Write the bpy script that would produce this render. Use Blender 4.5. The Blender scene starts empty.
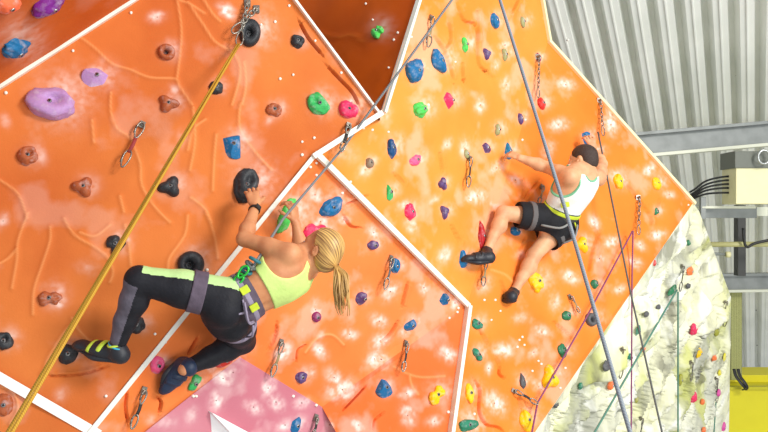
import bpy, bmesh, math, random
import numpy as np
from mathutils import Vector, Matrix, geometry, noise

# ------------------------------------------------------------ camera, world, light
F = 823.0; PITCH = math.radians(19)
CAM = Vector((0, 0, 4.0))
FW = Vector((0, math.cos(PITCH), math.sin(PITCH))); UP = Vector((0, -math.sin(PITCH), math.cos(PITCH))); RT = Vector((1, 0, 0))
sc = bpy.context.scene
col = sc.collection
cd = bpy.data.cameras.new('camera'); cam = bpy.data.objects.new('camera', cd); col.objects.link(cam)
cam.location = CAM; cam.rotation_euler = (math.pi/2 + PITCH, 0, 0)
cd.sensor_width = 36; cd.lens = 36*F/768; cd.clip_end = 200
sc.camera = cam
w = bpy.data.worlds.new('world'); sc.world = w; w.use_nodes = True
bg = w.node_tree.nodes['Background']; bg.inputs[0].default_value = (0.93, 0.97, 1.0, 1); bg.inputs[1].default_value = 0.68
def area(name, loc, target, sx, sy, power, color):
    l = bpy.data.lights.new(name, 'AREA'); l.shape = 'RECTANGLE'; l.size = sx; l.size_y = sy; l.energy = power; l.color = color
    o = bpy.data.objects.new(name, l); col.objects.link(o); o.location = loc
    o.rotation_euler = (Vector(target) - Vector(loc)).to_track_quat('-Z', 'Y').to_euler()
    return o
area('hall_windows', (5.6, -1.2, 7.6), (0, 4.8, 5.0), 2.4, 1.8, 680, (1, 0.97, 0.92))
area('rear_windows', (6.5, -3.5, 2.5), (5.0, 9.5, 8.5), 5.0, 2.5, 620, (0.95, 0.98, 1.0))  # added fill lamp, aimed up to brighten the ribbed roof
sc.view_settings.view_transform = 'Standard'; sc.view_settings.look = 'None'
sc.view_settings.gamma = 1; sc.view_settings.use_curve_mapping = False
sc.view_settings.exposure = -0.12

# ------------------------------------------------------------ helpers
random.seed(7)
def P(x, y, d):
    return CAM + FW*d + RT*((x-384)/F*d) + UP*((216-y)/F*d)
def D3(x, y, d):      # direction: image right, image up, away
    return (RT*x + UP*y + FW*d).normalized()
def link(name, me, mat=None, parent=None):
    o = bpy.data.objects.new(name, me); col.objects.link(o)
    if mat is not None:
        for m in (mat if isinstance(mat, (list, tuple)) else [mat]): me.materials.append(m)
    if parent is not None:
        o.parent = parent; o.matrix_parent_inverse = Matrix.Translation(-parent.location) if parent.type == 'EMPTY' else Matrix.Identity(4)
    return o
def recenter(o):      # put the origin of a top-level mesh at its centre
    me = o.data; n = len(me.vertices); a = np.empty(n*3); me.vertices.foreach_get('co', a); a = a.reshape(-1, 3)
    c = (a.max(0)+a.min(0))/2; me.vertices.foreach_set('co', (a-c).ravel()); o.location = Vector(c); me.update()
    return o
def tag(o, label=None, cat=None, group=None, kind=None):
    if label: o['label'] = label
    if cat: o['category'] = cat
    if group: o['group'] = group
    if kind: o['kind'] = kind
    return o
def empty(name, loc):
    o = bpy.data.objects.new(name, None); col.objects.link(o); o.location = loc; o.empty_display_size = .05
    return o
def mesh_np(name, V, Fc, smooth=True):
    me = bpy.data.meshes.new(name); me.from_pydata([tuple(v) for v in V], [], [tuple(f) for f in Fc])
    if smooth: me.polygons.foreach_set('use_smooth', [True]*len(me.polygons))
    me.update(); return me
class MB:
    def __init__(s): s.v = []; s.f = []
    def add(s, V, Fc):
        b = len(s.v); s.v += [Vector(v) for v in V]; s.f += [[b+i for i in f] for f in Fc]; return s
    def box(s, c, ax, ay, az, bev=0):      # half-axis vectors
        c = Vector(c); V = [c + ax*i + ay*j + az*k for i in (-1,1) for j in (-1,1) for k in (-1,1)]
        fs = [(0,1,3,2),(4,6,7,5),(0,4,5,1),(2,3,7,6),(0,2,6,4),(1,5,7,3)]
        if ax.cross(ay).dot(az) < 0: fs = [f[::-1] for f in fs]
        return s.add(V, fs)
    def tube(s, pts, r, n=8, closed=False, flat=1.0, side=None):
        pts = [Vector(p) for p in pts]; m = len(pts)
        rr = r if isinstance(r, (list, tuple)) else [r]*m
        prev = None; rings = []
        for i, p in enumerate(pts):
            a = pts[(i-1) % m] if (closed or i > 0) else p
            b = pts[(i+1) % m] if (closed or i < m-1) else p
            t = (b-a).normalized()
            if prev is None:
                q = side if side is not None else (Vector((0,0,1)) if abs(t.z) < .9 else Vector((1,0,0)))
                n1 = (q - t*q.dot(t)).normalized()
            else:
                q = side if side is not None else prev
                n1 = (q - t*q.dot(t)).normalized()
            prev = n1; n2 = t.cross(n1)
            rings.append([p + n1*math.cos(2*math.pi*k/n)*rr[i] + n2*math.sin(2*math.pi*k/n)*rr[i]*flat for k in range(n)])
        V = [v for g in rings for v in g]; Fc = []
        for i in range(m if closed else m-1):
            j = (i+1) % m
            for k in range(n):
                k2 = (k+1) % n; Fc.append((i*n+k, i*n+k2, j*n+k2, j*n+k))
        if not closed:
            Fc.append(tuple(range(n))[::-1]); Fc.append(tuple((m-1)*n+k for k in range(n)))
        return s.add(V, Fc)
    def build(s, name, mat, parent=None, smooth=True, bevel=0):
        me = mesh_np(name, s.v, s.f, smooth)
        bm = bmesh.new(); bm.from_mesh(me)
        bmesh.ops.recalc_face_normals(bm, faces=bm.faces)
        if bevel: bmesh.ops.bevel(bm, geom=[e for e in bm.edges if e.is_manifold and e.calc_face_angle(0) > .5], offset=bevel, segments=2, affect='EDGES', profile=.6)
        bm.to_mesh(me); bm.free()
        return link(name, me, mat, parent)

# ------------------------------------------------------------ materials
def C(r, g, b):       # sRGB 0-255 -> linear
    f = lambda c: (c/12.92 if c <= .04045 else ((c+.055)/1.055)**2.4)
    return (f(r/255), f(g/255), f(b/255), 1)
def newmat(name, colr, rough=.5, metal=0, var=.0, vscale=20, bump=0, bscale=60, spec=.5, second=None, attr=None):
    m = bpy.data.materials.new(name); m.use_nodes = True; nt = m.node_tree; b = nt.nodes['Principled BSDF']
    b.inputs['Base Color'].default_value = colr; b.inputs['Roughness'].default_value = rough; b.inputs['Metallic'].default_value = metal
    b.inputs['Specular IOR Level'].default_value = spec
    tc = nt.nodes.new('ShaderNodeTexCoord'); out = None
    n = nt.nodes.new('ShaderNodeTexNoise'); n.inputs['Scale'].default_value = vscale; n.inputs['Detail'].default_value = 5
    nt.links.new(tc.outputs['Object'], n.inputs['Vector'])
    mx = nt.nodes.new('ShaderNodeMix'); mx.data_type = 'RGBA'
    sec = second or tuple(min(1, c*(1-var)) for c in colr[:3])+(1,)
    mx.inputs[6].default_value = colr; mx.inputs[7].default_value = sec
    rp = nt.nodes.new('ShaderNodeMapRange'); rp.inputs[1].default_value = .38; rp.inputs[2].default_value = .66
    nt.links.new(n.outputs[0], rp.inputs[0]); nt.links.new(rp.outputs[0], mx.inputs[0])
    nt.links.new(mx.outputs[2], b.inputs['Base Color'])
    if bump:
        n2 = nt.nodes.new('ShaderNodeTexNoise'); n2.inputs['Scale'].default_value = bscale; n2.inputs['Detail'].default_value = 4
        nt.links.new(tc.outputs['Object'], n2.inputs['Vector'])
        bp = nt.nodes.new('ShaderNodeBump'); bp.inputs['Strength'].default_value = bump; bp.inputs['Distance'].default_value = .01
        nt.links.new(n2.outputs[0], bp.inputs['Height']); nt.links.new(bp.outputs[0], b.inputs['Normal'])
    m['mix'] = mx.name
    return m
def overlay(m, attr, colr, lo=0., hi=1.):      # blend a colour where a mesh attribute says so
    nt = m.node_tree; b = nt.nodes['Principled BSDF']
    a = nt.nodes.new('ShaderNodeAttribute'); a.attribute_name = attr
    src = b.inputs['Base Color'].links[0].from_socket
    mx = nt.nodes.new('ShaderNodeMix'); mx.data_type = 'RGBA'; mx.inputs[7].default_value = colr
    rp = nt.nodes.new('ShaderNodeMapRange'); rp.inputs[1].default_value = lo; rp.inputs[2].default_value = hi
    nt.links.new(a.outputs['Fac'], rp.inputs[0]); nt.links.new(rp.outputs[0], mx.inputs[0])
    nt.links.new(src, mx.inputs[6]); nt.links.new(mx.outputs[2], b.inputs['Base Color'])
def chalky(m, colr, amount=.8, scale=55, lo=.5, hi=.75):
    nt = m.node_tree; b = nt.nodes['Principled BSDF']
    tc = nt.nodes.new('ShaderNodeTexCoord'); n = nt.nodes.new('ShaderNodeTexNoise'); n.inputs['Scale'].default_value = scale; n.inputs['Detail'].default_value = 6
    nt.links.new(tc.outputs['Object'], n.inputs['Vector'])
    rp = nt.nodes.new('ShaderNodeMapRange'); rp.inputs[1].default_value = lo; rp.inputs[2].default_value = hi; rp.inputs[4].default_value = amount
    nt.links.new(n.outputs[0], rp.inputs[0])
    src = b.inputs['Base Color'].links[0].from_socket
    mx = nt.nodes.new('ShaderNodeMix'); mx.data_type = 'RGBA'; mx.inputs[7].default_value = colr
    nt.links.new(rp.outputs[0], mx.inputs[0]); nt.links.new(src, mx.inputs[6]); nt.links.new(mx.outputs[2], b.inputs['Base Color'])
    return m

# ------------------------------------------------------------ climbing wall facets
class Facet:
    def __init__(s, anchors, poly):
        M = np.array([[x, y, 1] for x, y, d in anchors], float); s.k = np.linalg.solve(M, np.array([1/d for _, _, d in anchors]))
        s.poly = poly
        a, b, c = [P(*q) for q in anchors]; n = (b-a).cross(c-a).normalized()
        if n.dot(CAM-a) < 0: n = -n
        s.n = n
    def d(s, x, y): return 1/(s.k[0]*x + s.k[1]*y + s.k[2])
    def inside(s, x, y):
        r = False; p = s.poly; j = len(p)-1
        for i in range(len(p)):
            if (p[i][1] > y) != (p[j][1] > y) and x < (p[j][0]-p[i][0])*(y-p[i][1])/(p[j][1]-p[i][1])+p[i][0]: r = not r
            j = i
        return r
A = Facet([(0,87,4.25),(378,115,4.95),(0,432,3.95)], [(-150,184),(228,-60),(249,-60),(293,0),(380,116),(315,155),(90,432),(35,500),(-150,500)])
B = Facet([(0,87,A.d(0,87)),(135,0,A.d(135,0)),(0,-10,3.55)], [(-150,184),(228,-60),(-150,-60)])
dA = A.d(315,155)
Dd = Facet([(315,155,dA),(467,305,5.7),(548,42,6.9)], [(436,-60),(381,114),(315,155),(467,305),(548,42),(530,-60)])
E = Facet([(548,42,6.9),(467,305,5.7),(693,203,7.5)], [(548,42),(693,203),(535,432),(488,500),(441,500),(467,305)])
Cc = Facet([(418,0,Dd.d(418,0)+.02),(381,114,Dd.d(381,114)+.02),(290,0,7.0)], [(381,118),(438,-60),(150,-60),(170,30),(360,113)])
Ff = Facet([(315,155,dA),(90,432,A.d(90,432)),(467,305,5.7)], [(315,155),(467,305),(322,407),(240,357),(145,432),(60,499),(35,500),(90,432)])
G = Facet([(467,305,5.7),(322,407,Ff.d(322,407)),(450,432,E.d(450,432))], [(467,305),(322,407),(336,432),(374,500),(441,500)])
Pk = Facet([(240,357,Ff.d(240,357)),(322,407,Ff.d(322,407)),(145,432,Ff.d(145,432)-.02)], [(240,357),(322,407),(336,432),(374,500),(60,499),(145,432)])
H = Facet([(693,203,7.5),(535,432,E.d(535,432)),(731,297,8.9)], [(693,203),(699,211),(731,297),(729,432),(728,500),(488,500),(535,432)])
FACETS = [A, B, Dd, E, Ff, G, Pk, H, Cc]
BVHS = []
def hit(x, y):
    if BVHS:
        rd = (P(x, y, 1)-CAM).normalized(); best = None
        for bv, f in BVHS:
            loc, nn, idx, dd = bv.ray_cast(CAM, rd)
            if loc is not None and (best is None or dd < best[0]): best = (dd, loc, f)
        if best: return best[1], best[2].n, (best[1]-CAM).dot(FW), best[2]
    for f in FACETS:
        if f.inside(x, y): return P(x, y, f.d(x, y)), f.n, f.d(x, y), f
    best = min(FACETS, key=lambda f: min((x-a)**2+(y-b)**2 for a, b in f.poly))
    return P(x, y, best.d(x, y)), best.n, best.d(x, y), best
def wd(x, y): return hit(x, y)[2]

veins = [
 [(80,37),(95,48),(112,63),(130,69),(150,77),(175,79),(180,87),(192,105)], [(177,0),(181,25),(181,45),(177,78)], [(172,-2),(190,5),(204,14)],
 [(111,92),(111,112),(117,128),(130,138),(140,162),(142,185),(155,207),(170,222)], [(193,108),(195,140),(190,170)],
 [(-2,178),(18,193),(27,218)], [(28,212),(18,240),(17,258),(12,288)], [(17,248),(8,258),(-2,264)], [(50,226),(50,240),(42,265),(34,290),(33,314)],
 [(64,218),(75,235),(95,247),(108,258),(113,272),(110,282)], [(80,232),(95,236),(110,225)], [(125,225),(129,245),(131,265)],
 [(188,215),(185,235),(170,257),(168,268)], [(188,3),(203,25),(215,42),(235,55),(240,75),(232,105)], [(202,-2),(212,14),(220,22)], [(244,62),(246,85),(242,105)],
 [(240,104),(240,130),(255,152),(272,170)], [(216,135),(214,160),(213,190)], [(191,197),(205,208),(212,222)], [(206,212),(214,232),(218,258)],
 [(72,318),(82,334),(92,342)], [(42,376),(50,355),(66,330),(75,322)], [(0,386),(10,390),(17,400),(17,412),(10,424)], [(120,196),(124,212)],
 [(320,33),(338,38),(352,36),(366,44)],[(396,366),(411,374),(425,377),(445,376)],[(411,374),(414,386),(420,394)],[(92,120),(94,142)],[(205,120),(193,130),(188,150)],
 [(520,246),(530,240),(544,248)],[(490,270),(505,276),(515,288)],[(305,352),(318,337),(333,335),(345,345)]]
cracks = [
 [(299,20),(308,38),(323,56)], [(325,64),(341,80),(352,92),(359,106)], [(455,-5),(462,20),(475,27),(477,60),(482,70),(495,80)], [(448,18),(450,40),(443,50)],
 [(430,32),(442,50),(450,70),(453,82)], [(462,64),(463,80)], [(476,12),(477,40)], [(518,-2),(511,13)], [(440,153),(443,172)], [(393,173),(405,184)],
 [(521,200),(524,188),(523,176)], [(452,226),(460,242)], [(409,283),(406,295),(403,308)], [(400,322),(393,334),(384,343)], [(480,330),(488,343)],
 [(496,352),(501,366),(501,374),(508,379)], [(474,378),(481,390),(481,410),(488,424),(500,427),(507,434)], [(554,322),(567,334)], [(521,398),(524,408)],
 [(601,230),(592,250),(586,276)], [(622,178),(636,196),(650,217),(651,226)],[(659,200),(655,216)], [(574,158),(580,150)], [(277,322),(275,338),(268,350)], [(296,362),(297,350),(305,345)],
 [(344,410),(356,398),(368,385)], [(375,430),(376,420),(386,412)], [(127,391),(125,405),(127,422)], [(156,396),(160,402),(158,412)], [(196,338),(188,352)],
 [(290,296),(282,300)], [(525,238),(520,250)], [(595,318),(603,330)], [(515,205),(505,190)], [(42,376),(80,374),(108,366)],[(347,205),(352,202),(362,197),(370,196)],[(345,216),(352,226),(362,228)],[(500,282),(506,300)],[(540,180),(530,192),(524,200)]]
chalks = [(157,17,7,1),(227,12,8,1.2),(98,70,8,.8),(64,90,11,.6),(175,90,6,.5),(40,155,8,.5),(92,190,7,.4),(182,138,8,.3),(3,220,7,.7),(60,302,7,.7),(88,268,10,.25),
 (415,78,8,.4),(447,145,6,.7),(466,148,8,.9),(480,105,7,.9),(495,65,6,.5),(505,45,6,.6),(505,85,7,.9),(478,196,11,.8),(470,198,6,.8),(435,200,6,.5),(405,205,7,.7),(413,225,8,.8),(497,168,8,.7),
 (445,255,8,.9),(425,288,7,.8),(392,292,9,.9),(408,330,8,.7),(383,342,9,1),(558,125,8,1),(565,85,8,.9),(610,125,9,1),(620,178,9,.8),(612,115,7,.8),(648,170,7,.9),(668,195,5,.8),
 (595,222,7,1),(611,242,7,1),(598,259,6,.8),(634,262,7,.8),(617,290,6,.7),(657,235,7,.9),(570,277,8,1),(555,302,8,.6),(515,180,7,.6),(505,350,9,1),(497,403,11,1.1),(542,332,8,.9),(520,318,7,.5),
 (455,303,7,.7),(490,368,6,.6),(535,352,6,.6),(541,386,7,.8),(530,270,7,.5),(495,205,7,.5),(520,255,6,.5),(484,285,8,.7),(548,150,8,.6),(600,150,7,.6),(640,245,6,.6),
 (283,352,10,1.1),(320,350,8,1),(352,335,7,1),(382,322,8,.9),(377,360,9,.9),(335,378,9,.9),(343,390,13,1),(360,425,9,.9),(316,310,9,.9),(322,222,8,.8),(345,220,6,.8),(375,233,8,.9),(316,195,9,.8),
 (310,188,6,.6),(365,170,8,.7),(345,152,14,.25),(385,115,8,.5),(352,102,5,.8),(410,415,9,1),(448,354,9,1),(409,393,7,.9),(436,421,7,.7),(383,360,9,.8),(297,235,6,.4),(265,262,8,.3),
 (222,378,10,1),(268,388,9,1),(276,402,9,.9),(215,400,9,.9),(253,407,8,.9),(302,403,7,1),(210,363,8,.9),(232,372,7,.7),(285,425,8,.7),(190,415,8,.5),(330,425,6,.6),(150,420,8,.35),(165,422,10,.3),
 (345,282,8,.5),(320,335,6,.4),(300,330,8,.3),(250,345,7,.4),(312,372,6,.5),(395,165,6,.4),(270,120,7,.3),(240,170,6,.3),(60,395,9,.25),(5,120,7,.3)]
pegs = [(131,13),(73,51),(6,93),(261,25),(275,22),(289,6),(293,42),(280,79),(293,75),(341,73),(315,41),(302,142),(314,138),(302,155),(316,163),(316,175),(310,167),(366,4),(342,193),(350,182),(372,207),(349,139),(363,128),(373,20),
        (155,334),(165,342),(106,396),(207,270),(196,396),(293,396),(316,405),(193,396),(458,308),(470,316),(491,320),(500,311),(457,312),(449,318),(466,302),(495,300),(519,340),(524,345),(517,347),(522,337),(538,361),(541,364),(532,371),
        (394,40),(398,33),(411,37),(428,105),(455,62),(525,120),(522,140),(389,68),(372,130),(388,132),(470,200),(500,208),(484,300),(345,145),(568,40),(551,45),(688,205),(565,368),(560,388),(474,414),(448,412)]

def segdist(X, Y, x0, y0, x1, y1):
    dx, dy = x1-x0, y1-y0; L = dx*dx+dy*dy+1e-9
    t = np.clip(((X-x0)*dx+(Y-y0)*dy)/L, 0, 1)
    ex, ey = X-(x0+t*dx), Y-(y0+t*dy)
    s = np.sign(ex*dy-ey*dx)
    return np.hypot(ex, ey), s
def smoothline(pl):
    out = []
    for i in range(len(pl)-1):
        p0 = pl[max(i-1,0)]; p1 = pl[i]; p2 = pl[i+1]; p3 = pl[min(i+2,len(pl)-1)]
        for t in (0,.25,.5,.75):
            out.append(tuple(.5*(2*b+(c-a)*t+(2*a-5*b+4*c-d)*t*t+(-a+3*b-3*c+d)*t**3) for a,b,c,d in zip(p0,p1,p2,p3)))
    out.append(pl[-1]); return out
def vnoise(X, Y, Z, seed=0):      # cheap smooth 3-D value noise
    def h(i, j, k):
        n = (i*374761393 + j*668265263 + k*2147483647 + seed*1274126177) & 0xffffffff
        n = ((n ^ (n >> 13))*1274126177) & 0xffffffff
        return ((n ^ (n >> 16)) & 0xffff)/65535.
    xi, yi, zi = np.floor(X).astype(np.int64), np.floor(Y).astype(np.int64), np.floor(Z).astype(np.int64)
    fx, fy, fz = X-xi, Y-yi, Z-zi
    fx, fy, fz = [f*f*(3-2*f) for f in (fx, fy, fz)]
    r = 0
    for a in (0,1):
        for b in (0,1):
            for c in (0,1):
                r = r + h(xi+a, yi+b, zi+c)*(fx if a else 1-fx)*(fy if b else 1-fy)*(fz if c else 1-fz)
    return r
def fbm(X, Y, Z, o=4, seed=0):
    r = 0; a = 1; s = 0
    for i in range(o):
        r = r + a*vnoise(X*2**i, Y*2**i, Z*2**i, seed+i); s += a; a *= .5
    return r/s
NEWB = []
def build_facet(name, f, mat, step=2.0, rel=1.0, low=.015, rock=0, haze=1.0):
    tris = geometry.tessellate_polygon([[Vector((x, y, 0)) for x, y in f.poly]])
    pts2 = f.poly; mx = 0
    for t in tris:
        for i in range(3): mx = max(mx, math.dist(pts2[t[i]], pts2[t[(i+1)%3]]))
    N = max(4, int(mx/step)); VV = []; FF = []; base = 0
    ii, jj = np.meshgrid(np.arange(N+1), np.arange(N+1), indexing='ij'); ok = (ii+jj) <= N
    idx = -np.ones((N+1, N+1), int); idx[ok] = np.arange(ok.sum())
    u, v = ii[ok]/N, jj[ok]/N
    q = []
    for i in range(N):
        for j in range(N-i):
            q.append((idx[i,j], idx[i+1,j], idx[i,j+1]))
            if i+j < N-1: q.append((idx[i+1,j], idx[i+1,j+1], idx[i,j+1]))
    q = np.array(q)
    for t in tris:
        a, b, c = [np.array(P(*pts2[k], f.d(*pts2[k]))) for k in t]
        VV.append(a + u[:,None]*(b-a) + v[:,None]*(c-a)); FF.append(q+base); base += len(u)
    V = np.vstack(VV); Fc = np.vstack(FF)
    me = bpy.data.meshes.new(name); me.from_pydata([], [], [])
    me.vertices.add(len(V)); me.vertices.foreach_set('co', V.ravel())
    me.loops.add(len(Fc)*3); me.loops.foreach_set('vertex_index', Fc.ravel().astype(np.int32))
    me.polygons.add(len(Fc)); me.polygons.foreach_set('loop_start', (np.arange(len(Fc))*3).astype(np.int32)); 
    me.update(calc_edges=True); me.validate()
    bm = bmesh.new(); bm.from_mesh(me); bmesh.ops.remove_doubles(bm, verts=bm.verts, dist=.0004)
    bmesh.ops.recalc_face_normals(bm, faces=bm.faces)
    bm.faces.ensure_lookup_table()
    if bm.faces[0].normal.dot(f.n) < 0: bmesh.ops.reverse_faces(bm, faces=bm.faces)
    bm.to_mesh(me); bm.free()
    n = len(me.vertices); V = np.empty(n*3); me.vertices.foreach_get('co', V); V = V.reshape(-1,3)
    Q = V - np.array(CAM); dz = Q@np.array(FW); X = 384+F*(Q@np.array(RT))/dz; Y = 216-F*(Q@np.array(UP))/dz
    edge = np.full(n, 1e9)
    for i in range(len(f.poly)):
        dd, _ = segdist(X, Y, *f.poly[i-1], *f.poly[i]); edge = np.minimum(edge, dd)
    fade = np.clip(edge/5, 0, 1)
    h = np.zeros(n); vein = np.zeros(n)
    if rel:
        for pl in veins:
            pl = smoothline(pl); dm = np.full(n, 1e9)
            for i in range(len(pl)-1):
                dd, _ = segdist(X, Y, *pl[i], *pl[i+1]); dm = np.minimum(dm, dd)
            h += .007*np.exp(-(dm/2.4)**2)*rel; vein = np.maximum(vein, np.exp(-(dm/1.1)**2)*.45)
        for pl in cracks:
            pl = smoothline(pl); dm = np.full(n, 1e9); sg = np.zeros(n); tt = np.zeros(n); M = len(pl)-1
            bx = [min(q[0] for q in pl)-14, max(q[0] for q in pl)+14, min(q[1] for q in pl)-14, max(q[1] for q in pl)+14]
            w_ = np.nonzero((X > bx[0]) & (X < bx[1]) & (Y > bx[2]) & (Y < bx[3]))[0]
            if not len(w_): continue
            for i in range(M):
                dd, s = segdist(X[w_], Y[w_], *pl[i], *pl[i+1]); m = dd < dm[w_]; k = w_[m]; dm[k] = dd[m]; sg[k] = s[m]; tt[k] = (i+.5)/M
            tp = np.clip(4*tt*(1-tt)*1.6, 0, 1)
            h += rel*tp*(np.exp(-(dm/3.6)**2)*.016*(sg > 0) - np.exp(-(dm/.95)**2)*.034)
    S = V*2.2; lo = fbm(S[:,0], S[:,1], S[:,2], 3)-.5
    h += lo*2*low + (fbm(V[:,0]*1.1, V[:,1]*1.1, V[:,2]*1.1, 2, 77)-.5)*.09*(0 if rock else 1) + (fbm(V[:,0]*11, V[:,1]*11, V[:,2]*11, 2, 9)-.5)*.004
    if rock:
        W = V@np.array([[.8,.0,.55],[.0,1,.0],[-.55,0,.8]])      # strata run along one diagonal
        r1 = np.abs(fbm(W[:,0]*2.6, W[:,1]*2.6, W[:,2]*.9, 5, 3)-.5)*2
        r2 = fbm(V[:,0]*7, V[:,1]*7, V[:,2]*5, 4, 5)-.5
        r3 = np.abs(fbm(W[:,0]*6.5, W[:,1]*6.5, W[:,2]*2.2, 4, 8)-.5)*2
        h += rock*((r1-.3)*1.0 + r2*.5 - np.exp(-(r3/.07)**2)*.18 + r3*.25)
        fade = np.clip(edge/14, 0, 1)
    ch = np.zeros(n)
    spots = chalks
    for x, y, r, s in spots:
        ang = (x*7+y*3) % 3.1; ca, sa = math.cos(ang), math.sin(ang); ex, ey = (X-x)*ca+(Y-y)*sa, -(X-x)*sa+(Y-y)*ca
        ch = np.maximum(ch, s*np.exp(-((ex/(r*1.0))**2+(ey/(r*.65))**2))*.85)
        hd = np.hypot(X-x, Y-y); 
    for x, y, r, s in HCH:
        ch = np.maximum(ch, s*np.exp(-((X-x)**2+(Y-y)**2)/r**2))
    nz = fbm(V[:,0]*38, V[:,1]*38, V[:,2]*38, 3, 21)
    ch = np.clip(ch*(.35+1.5*np.clip((nz-.3)*2, 0, 1))*.82, 0, 1)
    nz2 = fbm(V[:,0]*5, V[:,1]*5, V[:,2]*5, 5, 33)
    ch = np.maximum(ch, np.clip((nz2-.56)*1.6, 0, .22)*haze)
    hole = np.zeros(n)
    for x, y, r, s in chalks:
        if s >= .6: hole = np.maximum(hole, np.exp(-((X-x)**2+(Y-y)**2)/1.1**2))
    V = V + np.array(f.n)*((h*fade)[:,None])
    me.vertices.foreach_set('co', V.ravel())
    for nm, arr in (('chalk', ch), ('vein', vein*(1-ch)), ('hole', hole)):
        at = me.attributes.new(nm, 'FLOAT', 'POINT'); at.data.foreach_set('value', arr.astype(np.float32))
    me.polygons.foreach_set('use_smooth', [True]*len(me.polygons)); me.update()
    from mathutils.bvhtree import BVHTree
    bm = bmesh.new(); bm.from_mesh(me); NEWB.append((BVHTree.FromBMesh(bm), f)); bm.free()
    o = link(name, me, mat); o['kind'] = 'structure'; o['label'] = None or name.replace('_', ' ')
    del o['label']
    return o
def wallmat(name, c1, c2, veinc, rough=.75):
    m = newmat(name, c1, rough, 0, vscale=1.6, second=c2, bump=.12, bscale=90, spec=.15)
    overlay(m, 'vein', veinc); overlay(m, 'chalk', C(250,235,228)); overlay(m, 'hole', C(90,45,30), .45, .9)
    return m

# ------------------------------------------------------------ holds
HC = {'blue': C(12,104,156), 'navy': C(12,70,120), 'purple': C(92,66,116), 'lilac': C(184,142,196), 'violet': C(122,36,138), 'brown': C(170,88,50), 'black': C(44,46,50),
      'green': C(56,176,92), 'lime': C(80,205,88), 'pink': C(236,50,98), 'pale_pink': C(244,92,140), 'yellow': C(246,200,10), 'red': C(214,50,40), 'crimson': C(180,28,34), 'teal': C(34,128,98), 'dark_green': C(44,120,82),
      'sage': C(158,158,108), 'grey': C(92,92,94), 'orange': C(246,122,62), 'salmon': C(250,120,78), 'magenta': C(216,80,160), 'plum': C(140,40,96), 'olive': C(160,160,60), 'taupe': C(140,118,96), 'aqua': C(10,110,150), 'lemon': C(232,220,60)}
HM = {}
def hmat(c):
    if c not in HM:
        m = newmat('resin_'+c, HC[c], .5, var=.15, vscale=30, bump=.25, bscale=120, spec=.35)
        if c not in ('black', 'grey'): chalky(m, C(240,228,230), .4, 28, .5, .8)
        else: chalky(m, C(120,120,124), .35, 28, .5, .8)
        HM[c] = m
    return HM[c]
m_bolt = newmat('bolt_steel', C(176,176,178), .3, .9)
m_bolth = newmat('bolt_socket', C(26,22,22), .6)
from functools import lru_cache
@lru_cache(None)
def ico(s):
    bm = bmesh.new(); bmesh.ops.create_icosphere(bm, subdivisions=s, radius=1)
    V = [v.co.copy() for v in bm.verts]; Fc = [tuple(v.index for v in f.verts) for f in bm.faces]; bm.free(); return V, Fc
def frame(n, ang):
    y = (UP - n*UP.dot(n)).normalized(); x = y.cross(n).normalized()
    a = math.radians(ang); return x*math.cos(a)+y*math.sin(a), -x*math.sin(a)+y*math.cos(a)
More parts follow.
